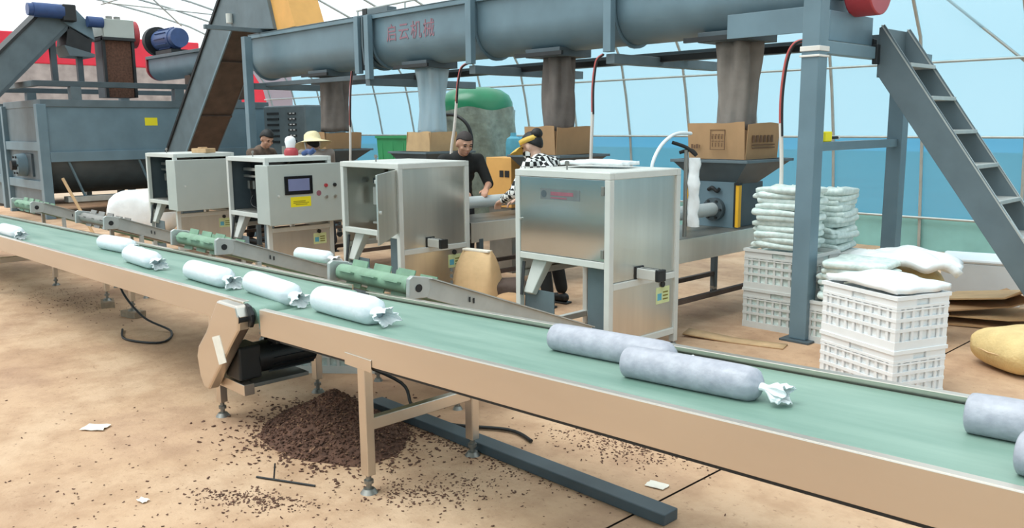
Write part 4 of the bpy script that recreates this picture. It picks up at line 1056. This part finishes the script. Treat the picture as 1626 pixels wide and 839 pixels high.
def pose(headz=1.43, lean=.22, reach=.48, hz=.95, pitch=.35, yaw=0, sx=0):
    return dict(hip=(0, 0, .88), waist=(0, .03, 1.02), chest=(sx*.4, lean*.5, 1.19), neck=(sx*.7, lean*.75, headz-.13), head=(sx, lean+.02, headz), pitch=pitch, yaw=yaw,
        sh_l=(-.185+sx*.5, lean*.6, 1.265), sh_r=(.185+sx*.5, lean*.6, 1.265), el_l=(-.25, lean*.6+.12, 1.02), el_r=(.25, lean*.6+.12, 1.02),
        ha_l=(-.13, reach, hz), ha_r=(.13, reach, hz), kn_l=(-.10, .05, .47), kn_r=(.10, .05, .47), an_l=(-.115, -.02, .09), an_r=(.115, -.02, .09), to_l=(-.125, .13, .04), to_r=(.125, .13, .04))
# facing angle: local +y is forward; -90 deg looks along +x
person('man with shaved head in a black shirt looking down between two machines', (-6.68, 5.66, 0), math.radians(-112), pose(1.43, .24, .50, .98, .42, .1), 'skin', 'shirt_black', 'trouser_dark', 'hair_short', 1.0)
person('woman in yellow visor and black and white checked sleeves behind the nearest machine', (-5.14, 5.46, 0), math.radians(100), pose(1.42, .20, .46, .93, .35, 0), 'skin_pale', 'cloth_check', 'shirt_black', 'hair', 1.85, 'bun', 'visor', 'vest_green')
person('worker with black hair in brown camouflage bending behind the touch screen machine', (-10.95, 5.62, 0), math.radians(-75), pose(1.45, .26, .50, 1.02, .55, -.2), 'skin', 'camo', 'trouser_dark', 'hair', 1.9, 'full')
person('worker in a pale wide-brimmed straw hat behind the touch screen machine', (-9.55, 5.82, 0), math.radians(80), pose(1.36, .22, .46, .98, .30, 0), 'skin_pale', 'cloth_grey', 'trouser_dark', 'hair', 1.85, 'short', 'straw')

# ================================================================== CRATES AND FOLDED FILM BAGS
def make_crate(name, m, LX=.58, LY=.40, H=.315, fill='film_stack'):
    t = thing(name, 'x y z w', 'crate')
    a, b = LX/2, LY/2; T = .012
    mb = MB()
    # floor, corner columns, rim bands, mid bands and slats on four sides
    mb.box(-a+.01, a-.01, -b+.01, b-.01, .004, .012)
    for x in (-a, a-.035):
        for y in (-b, b-.035): mb.box(x+.0006, x+.0344, y+.0006, y+.0344, .001, H-.001)
    def band(z0, z1, d=.002):
        mb.box(-a-d, a+d, -b-d, -b+T, z0, z1); mb.box(-a-d, a+d, b-T, b+d, z0, z1)
        mb.box(-a-d, -a+T, -b+T, b-T, z0, z1); mb.box(a-T, a+d, -b+T, b-T, z0, z1)
    band(0, .05); band(.105, .125); band(.165, .185); band(.225, .235)
    band(H-.075, H-.06); band(H-.022, H, .008)
    # plate behind hand-hold zone with opening in the middle of each side
    for sgn in (-1, 1):
        y0, y1 = (-b, -b+T) if sgn < 0 else (b-T, b)
        for x0, x1 in ((-a+.03, -.055), (.055, a-.03)): mb.box(x0, x1, y0+.001, y1-.001, H-.0605, H-.0215)
        x0, x1 = (-a, -a+T) if sgn < 0 else (a-T, a)
        for q0, q1 in ((-b+.03, -.05), (.05, b-.03)): mb.box(x0+.001, x1-.001, q0, q1, H-.0605, H-.0215)
    nx, ny = 9, 6
    for i in range(1, nx):
        x = -a+LX*i/nx
        for y0 in (-b+.001, b-T+.001): mb.box(x-.009, x+.009, y0, y0+T-.002, .05, H-.07)
    for i in range(1, ny):
        y = -b+LY*i/ny
        for x0 in (-a+.001, a-T+.001): mb.box(x0, x0+T-.002, y-.009, y+.009, .05, H-.07)
    mb.build('body', m, t)
    MB().box(-a+.014, a-.014, -b+.014, b-.014, .012, H-.03).build('contents', fill, t)
    return t
cr = make_crate('plastic_crate', 'plastic_white', fill='film_white'); CH = .315
def put(lab, loc, rz, first=[True], src=cr):
    if src is cr and first[0]:
        first[0] = False; o = src; o.location = loc; o.rotation_euler.z = rz; o['label'] = lab
    else: o = clone(src, lab, loc, rz)
    o['group'] = 'white plastic crates'; return o
NX, NY, NR = -2.055, 5.09, -.38
put('bright white plastic crate at the bottom of the nearest stack', (NX, NY, 0), NR)
put('bright white plastic crate on top of the nearest stack', (NX, NY, CH), NR)
cg = make_crate('plastic_crate', 'plastic_grey')
cg.location = (-3.21, 6.13, 0); cg['label'] = 'greyish perforated crate at the bottom of the stack left of the post'; cg['group'] = 'white plastic crates'
def pg(lab, loc, rz): o = clone(cg, lab, loc, rz); o['group'] = 'white plastic crates'
pg('greyish perforated crate with folded bags piled on it, left of the post', (-3.21, 6.13, CH), 0)
pg('greyish perforated crate at the bottom of the stack right of the post', (-2.60, 6.0, 0), -.05)
pg('white crate standing on the ground beneath the conveyor', (-4.84, 3.04, 0), .75)

def sheet_bundle(m, LX, LY, H, seed):
    """one folded bundle of film bags: rounded fold edges, wavy top"""
    mb = MB(); n = 40; rg = []
    for z_, s_ in ((0, .9), (H*.18, .985), (H*.5, 1.0), (H*.82, .985), (H, .92), (H*1.02, .5), (H*1.03, .05)):
        ring = []
        for k in range(n):
            a = 2*PI*k/n; c, s = math.cos(a), math.sin(a)
            e = .28; x = LX/2*math.copysign(abs(c)**e, c); y = LY/2*math.copysign(abs(s)**e, s)
            w_ = 1+.05*noise.noise(Vector((c*2+seed, s*2, z_*30)))+.03*math.sin(7*a+seed)
            dz = H*.5*noise.noise(Vector((x*7+seed*3, y*7, 1.5)))
            ring.append((x*s_*w_, y*s_*w_, z_+dz*(.25+.75*z_/H)))
        rg.append(ring)
    mb.rings(rg); return mb.mesh('bag_bundle', 60)
bm_ = [sheet_bundle(0, .40, .36, .05, s) for s in (1.1, 2.7, 4.4)]
for m_ in bm_: m_.materials.append(M['film_stack'])
rn = random.Random(3)
def pile_up(x, y, z0, n, lab, grp, sx=1, dz=.043, jit=.02):
    for k in range(n):
        o = bpy.data.objects.new('bag_bundle', bm_[k % 3]); col.objects.link(o)
        o.location = (x+rn.uniform(-jit, jit), y+rn.uniform(-jit, jit), z0+k*dz)
        o.rotation_euler = (rn.uniform(-.03, .03), rn.uniform(-.03, .03), rn.choice((0, PI))+rn.uniform(-.12, .12)); o.scale = (sx, 1, .95)
        tag(o, lab, 'plastic bags', grp)
pile_up(-3.23, 6.10, CH*2+.012, 11, 'folded pale film bag bundle in the tall pile left of the post', 'folded bags left of the post', 1.12)
pile_up(-3.08, 6.56, CH*2-.02, 11, 'folded pale film bag bundle in the tall pile partly behind the post', 'folded bags behind the post', .62)
tag(MB().box(-.21, .21, -.17, .17, 0, .60).build('cardboard_stand', 'plastic_grey', loc=(-3.08, 6.56, 0), bevel=.01), 'pale plastic box behind the post carrying folded bags', 'box')
pile_up(-2.60, 5.98, CH+.012, 6, 'folded pale film bag bundle slumping over the crate right of the post', 'slumped folded bags right of the post', 1.15, .05, .03)
# loose sheet of film bags over the yellow sack
def drape(name, label, cat, m, cx, cy, wx, wy, zf, n=26, th=.02, rz=0):
    mb = MB(); top = []; vs = []; fs = []
    for i in range(n+1):
        for j in range(n+1):
            u, v = i/n-.5, j/n-.5
            vs.append((u*wx+.03*noise.noise(Vector((u*3, v*4, 7))), v*wy+.03*noise.noise(Vector((u*4, v*3, 2))), zf(u, v)))
    for i in range(n):
        for j in range(n):
            a = i*(n+1)+j; fs.append((a, a+n+1, a+n+2, a+1))
    mb.add(vs, fs); o = mb.build(name, m, smooth=70, loc=(cx, cy, 0), rz=rz)
    s = o.modifiers.new('thick', 'SOLIDIFY'); s.thickness = th; s.offset = 1
    return tag(o, label, cat)
drape('film_bag_pile', 'loose spread of white film bags over the yellow sack right of the post', 'plastic bags', 'film_white', -2.46, 6.36, .74, .46,
      lambda u, v: .59+.02*math.sin(u*7+1)+.05*noise.noise(Vector((u*5, v*5, 3)))-.4*max(0, abs(u)-.40)-.3*max(0, abs(v)-.4), th=.06, rz=.35)
def sack(name, label, loc, rz, L, Wd, H, m, seed, nose=2.6, cat='sack', seam=True):
    t = thing(name, label, cat, loc, rz); mb = MB(); rg = []; n = 36
    for i in range(19):
        f = i/18*2-1; e = max(.12, (1-abs(f)**5)**.5) if abs(f) < 1 else .10
        ring = []
        for k in range(n):
            a = 2*PI*k/n; c, s = math.cos(a), math.sin(a)
            y = Wd/2*math.copysign(abs(c)**.62, c); z_ = H/2*math.copysign(abs(s)**.72, s)
            w_ = 1+.07*noise.noise(Vector((f*2.2+seed, c*1.6, s*1.6)))+.025*noise.noise(Vector((f*8, c*6+seed, s*6)))
            ring.append((L/2*f*1.0, y*(.55+.45*e)*w_, H/2+z_*e*w_ if s > -.2 else max(.002, H/2+z_*e)))
        rg.append(ring)
    mb.rings(rg); o = mb.build('body', m, t, smooth=70)
    if seam:
        MB().tube([(-L/2*.985, -Wd/2*.4, H*.5), (-L/2*1.01, 0, H*.48), (-L/2*.985, Wd/2*.4, H*.5)], .005).build('seam', 'paper_sack', t, smooth=60)
    return t
sack('woven_sack', 'full yellow woven sack lying on the ground at the right edge', (-1.50, 6.16, 0), .95, .66, .54, .27, 'sack_yellow', 1.0)
sack('woven_sack', 'bulging yellow sack under the spread of film bags', (-2.44, 6.52, 0), .30, .50, .46, .52, 'sack_yellow', 5.0, seam=False)
# white lid sheet on near stack
drape('film_sheet', 'stack of white film sheets covering the nearest crate stack', 'plastic sheet', 'film_white', NX, NY, .57, .40,
      lambda u, v: CH*2+.012+.012*noise.noise(Vector((u*3, v*3, 8)))+.02*(.5-abs(u)), th=.035, rz=NR)
# white sheet on top of the nearest machine
drape('film_sheet', 'white film sheets lying on top of the nearest packing machine', 'plastic sheet', 'film_white', -4.02, 4.76, .50, .26,
      lambda u, v: MH+.012+.010*noise.noise(Vector((u*4, v*4, 5)))+.02*(.5-abs(u))+.01, th=.028, rz=.25)
# flattened cardboard heap, white box at the right
for k, (dx, dy, rz, tilt, lab) in enumerate(((0, 0, .3, .03, 'bottom sheet of the flattened cardboard heap on the right'), (.08, .06, .1, .10, 'middle sheet of the flattened cardboard heap, tilted'), (-.02, .02, .62, .2, 'upper flattened cardboard sheet leaning on the heap'), (.1, .12, -.12, .34, 'top flattened cardboard sheet of the heap with a raised flap'))):
    t = thing('flat_cardboard', lab, 'cardboard', (-2.34+dx, 7.32+dy, .004+.055*k), rz, 'flattened cardboard in a heap')
    m_ = 'cardboard_light' if k % 2 else 'cardboard'
    p = MB().box(-.30, .30, -.26, .26, 0, .012).build('panel', m_, t); p.rotation_euler = (0, -tilt*.5, 0); p.location.z = .09*tilt
    q = MB().box(0, .16, -.26, .26, 0, .012).build('flap', m_, t); q.location = (.30, 0, .09*tilt+.15*tilt); q.rotation_euler = (0, -tilt*1.6, 0)
wb = thing('foam_box', 'white foam box behind the cardboard heap, under the stairs', 'box', (-2.48, 8.30, 0), .25)
MB().rings([[(x*s_, y*s_, z_) for x, y in ((-.33, -.25), (.33, -.25), (.33, .25), (-.33, .25))] for s_, z_ in ((.92, 0), (1, .36), (.9, .36), (.85, .05))]).build('body', 'plastic_white', wb, bevel=.01)
MB().box(-.34, .34, -.26, .26, .36, .40).build('lid', 'plastic_white', wb, bevel=.02)
# paper sack and rubble between machines 3 and 4
ps = thing('paper_sack', 'upright tan paper sack with printing between the two nearest machines', 'sack', (-5.50, 4.88, 0), .12)
mb = MB(); rg = []
for z_, wx, wy in ((0, .225, .14), (.02, .24, .15), (.15, .232, .148), (.30, .215, .13), (.40, .20, .10), (.47, .18, .06), (.51, .165, .03), (.525, .16, .015)):
    rg.append([((wx*math.copysign(abs(math.cos(a))**.5, math.cos(a)))*(1+.03*math.sin(5*a+z_*9)), wy*math.copysign(abs(math.sin(a))**.5, math.sin(a)), z_+.012*math.sin(3*a)*(z_ > .4)) for a in [2*PI*k/32 for k in range(32)]])
o = mb.rings(rg).build('body', 'paper_sack', ps, smooth=60)
for k in range(5): MB().box(-.185, -.155, -.158, -.15, .12+.055*k, .15+.055*k).build('print_mark', 'badge_grey', o)
for k in range(2): MB().box(-.13, .15, -.158, -.151, .07+.035*k, .085+.035*k).build('print_mark', 'cardboard', o)
MB().box(-.15, .15, -.035, .03, .515, .535).build('folded_top', 'paper', ps, bevel=.006)
sack('cloth_bundle', 'brown crumpled bundle behind the paper sack', (-5.28, 5.06, 0), .8, .34, .26, .28, 'rust_brown', 8.0, seam=False, cat='bundle')
sack('cloth_bundle', 'pinkish crumpled paper bundle beside the paper sack', (-4.98, 4.80, 0), .2, .3, .22, .22, 'cardboard', 9.0, seam=False, cat='bundle')
# white bulky sack heap beyond the far machine, stick and pole
sack('woven_sack', 'bulky white sack standing beyond the far left packing machine', (-13.35, 5.0, 0), .9, 1.0, .75, .68, 'film_white', 3.0, seam=False)
tag(MB().tube([(-13.75, 4.35, .0), (-14.15, 4.1, .86)], .022).build('wooden_stick', 'wood', smooth=60), 'wooden stick leaning beside the white sack', 'stick')
tag(MB().tube([(-13.2, 5.35, .0), (-13.2, 5.35, 1.05)], .022).build('white_pole', 'plastic_white', smooth=60), 'thin white pole standing behind the white sack', 'pole')
# things on top of machines 1 and 2
tag(MB().box(-.13, .13, -.08, .08, 0, .055).box(-.05, .02, -.05, .05, .055, .07).build('wood_block', 'wood', loc=(XM[0]+.75, YM+.45, MH+.003), bevel=.006, rz=.3), 'small tan wooden block on top of the far left packing machine', 'block')
rb = thing('squeeze_bottle', 'white and red squeeze bottle on top of the touch screen machine', 'bottle', (XM[1]+.46, YM+.55, MH+.003))
MB().rings([[(r*math.cos(2*PI*k/20), r*math.sin(2*PI*k/20), z_) for k in range(20)] for r, z_ in ((.075, 0), (.08, .02), (.075, .06), (.05, .085))]).build('base', 'paint_red', rb, smooth=60)
MB().rings([[(r*math.cos(2*PI*k/20)-.01, r*math.sin(2*PI*k/20), z_) for k in range(20)] for r, z_ in ((.045, .07), (.05, .1), (.062, .15), (.055, .19), (.03, .21), (.005, .215))]).build('bulb', 'plastic_white', rb, smooth=60)
tag(MB().tube([(0, 0, 0), (.07, .02, .03), (.16, 0, .02), (.2, .02, .05)], .03).build('glove', 'motor_blue', loc=(XM[1]+.63, YM+.6, MH+.02), smooth=60), 'dark blue glove on top of the touch screen machine', 'glove')

# yellow carton behind the man, plastic film in the table tray
yc = thing('yellow_carton', 'yellow carton with dark print behind the man in black', 'box', (-6.78, 6.48, 0))
MB().box(-.2, .2, -.14, .14, .72, 1.26).build('body', 'orange_board', yc, bevel=.006)
MB().box(.1, .17, -.145, -.139, 1.05, 1.12).build('print_mark', 'hair', yc)
MB().box(.02, .08, -.145, -.139, 1.05, 1.12).build('print_mark', 'hair', yc)
MB().box(-.18, .18, -.12, .12, 0, .72).build('stand', 'steel_dull', yc, bevel=.004)
# hanging white cloth and tie on the corner rod of the nearest machine
tw = thing('hanging_towel', 'white towel hanging on a rod at the back corner of the nearest machine', 'towel', (-3.86, 5.62, 0))
MB().cyl((0, 0, .72), (0, 0, 1.40), .016, n=12).build('rod', 'steel_dull', tw, smooth=40)
mb = MB(); rg = []
for j in range(12):
    z_ = .80+.54*j/11
    rg.append([(.055+.05*math.cos(a)*(1+.2*math.sin(z_*40)), .03+.035*math.sin(a)*(1+.25*math.sin(z_*25+a)), z_) for a in [2*PI*k/14 for k in range(14)]])
mb.rings(rg).build('towel', 'film_white', tw, smooth=70)
MB().tube([(-.1, -.05, 1.46), (0, 0, 1.42), (.07, .03, 1.36), (.03, .02, 1.40), (-.05, -.02, 1.38)], .014).build('dark_tie', 'shirt_black', tw, smooth=60)

# ================================================================== FLOOR CLUTTER
tb = MB(); tb.rings([[(x, y+s_*.047, z_) for y, z_ in ((-.048, 0), (.048, 0), (.048, .05), (-.048, .05))] for x, s_ in ((-3.95, 0), (-1.885, 0))])
tag(tb.build('steel_bar', 'grey_dark', loc=(0, 2.70, 0), bevel=.005), 'long grey square steel bar lying on the floor under the conveyor', 'bar')
# bark pile: mound plus loose chips, and drifts of chips
def chips(name, label, centre, n, fn, smin, smax, seed, m='bark_brown'):
    rnd = random.Random(seed); mb = MB()
    for k in range(n):
        x, y, z_ = fn(rnd); s = rnd.uniform(smin, smax); a = rnd.uniform(0, PI); q = rnd.uniform(-.6, .6)
        c, sn = math.cos(a), math.sin(a); l, w_, h = s, s*rnd.uniform(.3, .6), s*rnd.uniform(.12, .3)
        vs = []
        for dx in (-1, 1):
            for dy in (-1, 1):
                for dz in (-1, 1):
                    X, Y, Z = dx*l/2*(1 if dy > 0 else .7), dy*w_/2, dz*h/2+dx*l/2*math.sin(q)
                    vs.append((x+X*c-Y*sn, y+X*sn+Y*c, max(.001, z_+Z+h/2)))
        mb.add(vs, [(0, 1, 3, 2), (4, 6, 7, 5), (0, 4, 5, 1), (2, 3, 7, 6), (0, 2, 6, 4), (1, 5, 7, 3)])
    o = mb.build(name, m); o['kind'] = 'stuff'; return tag(o, label, 'wood chips')
PX, PY = -3.74, 2.30
def hgt(x, y):
    d = math.hypot((x-PX)/.50, (y-PY)/.36); d += .12*noise.noise(Vector((x*4, y*4, 0)))
    return max(0, .235*(1-d)**1.15) if d < 1 else 0
mb = MB(); vs = []; fs = []; n = 36
for i in range(n+1):
    for j in range(n+1):
        x, y = PX+(i/n-.5)*1.1, PY+(j/n-.5)*.84; vs.append((x, y, hgt(x, y)-.004+.012*noise.noise(Vector((x*25, y*25, 4)))*(hgt(x, y) > .01)))
for i in range(n):
    for j in range(n): a = i*(n+1)+j; fs.append((a, a+n+1, a+n+2, a+1))
o = mb.add(vs, fs).build('bark_mound', 'bark_brown', smooth=60); o['kind'] = 'stuff'; tag(o, 'brown mound of bark substrate under the near conveyor', 'wood chips')
def on_pile(r):
    while 1:
        x, y = PX+r.gauss(0, .27), PY+r.gauss(0, .2)
        if hgt(x, y) > 0 or r.random() < .7: return x, y, hgt(x, y)
chips('bark_chips', 'brown bark chips covering the mound under the near conveyor', 0, 3600, on_pile, .008, .026, 1)
mat('bark_light', (150, 112, 86), .9, 0, .2, 30)
chips('bark_chips', 'paler bark chips scattered over the mound under the near conveyor', 0, 900, on_pile, .006, .02, 11, 'bark_light')
def drift(cx, cy, sx, sy, rot=0):
    def f(r):
        a, b = r.gauss(0, sx), r.gauss(0, sy); return cx+a*math.cos(rot)-b*math.sin(rot), cy+a*math.sin(rot)+b*math.cos(rot), 0
    return f
for k, (lab, d, nn) in enumerate((
    ('drift of bark chips on the floor in front of the mound', drift(-3.30, 1.60, .16, .05, .5), 260),
    ('drift of bark chips beside the near conveyor foot', drift(-2.80, 2.22, .16, .09, .9), 300),
    ('drift of bark chips beyond the steel bar under the near conveyor', drift(-2.55, 3.25, .22, .12, .2), 500),
    ('bark chips along the steel bar on the floor', drift(-3.1, 2.62, .35, .03, 0), 260),
    ('bark chips under the far conveyor at the left', drift(-8.6, 2.45, .5, .18, 0), 300),
    ('patch of bark chips right of the drive motor', drift(-4.15, 2.62, .07, .05, 0), 160),
    ('bark crumbs strewn thinly over the open floor in front', drift(-3.2, 1.5, 1.3, .5, .3), 420))):
    chips('bark_chips', lab, 0, int(nn*1.5), d, .004, .016, 20+k)
# thin rods and paper scraps
tag(MB().tube([(-3.50, 1.72, .006), (-3.22, 1.86, .006)], .005).tube([(-3.42, 1.765, .006), (-3.43, 1.78, .075)], .004).build('bent_rod', 'iron_black', smooth=60), 'thin bent iron rod on the floor before the bark mound', 'rod')
def scrap(lab, x, y, w_, rz, m='paper'):
    mb = MB(); vs = []; fs = []
    for i in range(5):
        for j in range(5): u, v = i/4-.5, j/4-.5; vs.append((u*w_+.01*noise.noise(Vector((u*5+x, v*5, 0))), v*w_*.7, .006+.012*abs(noise.noise(Vector((u*4+x, v*4+y, 1))))))
    for i in range(4):
        for j in range(4): a = i*5+j; fs.append((a, a+5, a+6, a+1))
    o = mb.add(vs, fs).build('paper_scrap', m, loc=(x, y, 0), rz=rz); s = o.modifiers.new('thick', 'SOLIDIFY'); s.thickness = .002; tag(o, lab, 'scrap')
scrap('white paper scrap on the bare floor at the left', -4.73, 1.42, .13, .7)
scrap('crumpled white scrap on the floor by the slab joint', -2.14, 2.95, .09, .2)
scrap('small white scrap on the floor left of the near leg', -3.62, 1.25, .05, .2)
# loose cable under the conveyor
tag(MB().tube([(-4.22, 2.5, .34), (-4.15, 2.66, .25), (-3.9, 2.85, .12), (-3.72, 2.8, .02), (-3.4, 2.78, .015), (-3.1, 2.95, .014), (-2.9, 2.92, .014)], .01).build('power_cable', 'rubber', smooth=60), 'black power cable trailing from the drive motor along the floor', 'cable')
tag(MB().tube([(-7.3, 2.5, .5), (-7.2, 2.45, .3), (-6.9, 2.5, .1), (-6.6, 2.6, .012), (-6.3, 2.4, .012), (-6.6, 2.25, .012), (-6.95, 2.35, .012)], .009).build('power_cable', 'rubber', smooth=60), 'black cable looping under the far conveyor', 'cable')
# tan board on the floor beside the nearest machine
bd_ = thing('floor_board', 'warped tan board on the floor right of the nearest machine', 'board', (-3.28, 5.45, 0), .25)
mb = MB(); vs = []; fs = []
for i in range(11):
    for j in range(3): u, v = i/10-.5, j/2-.5; vs.append((u*.75, v*.14, .012+.05*max(0, -u)*(1+.5*v)))
for i in range(10):
    for j in range(2): a = i*3+j; fs.append((a, a+3, a+4, a+1))
p = mb.add(vs, fs).build('plank', 'wood', bd_, smooth=60); s = p.modifiers.new('thick', 'SOLIDIFY'); s.thickness = .012
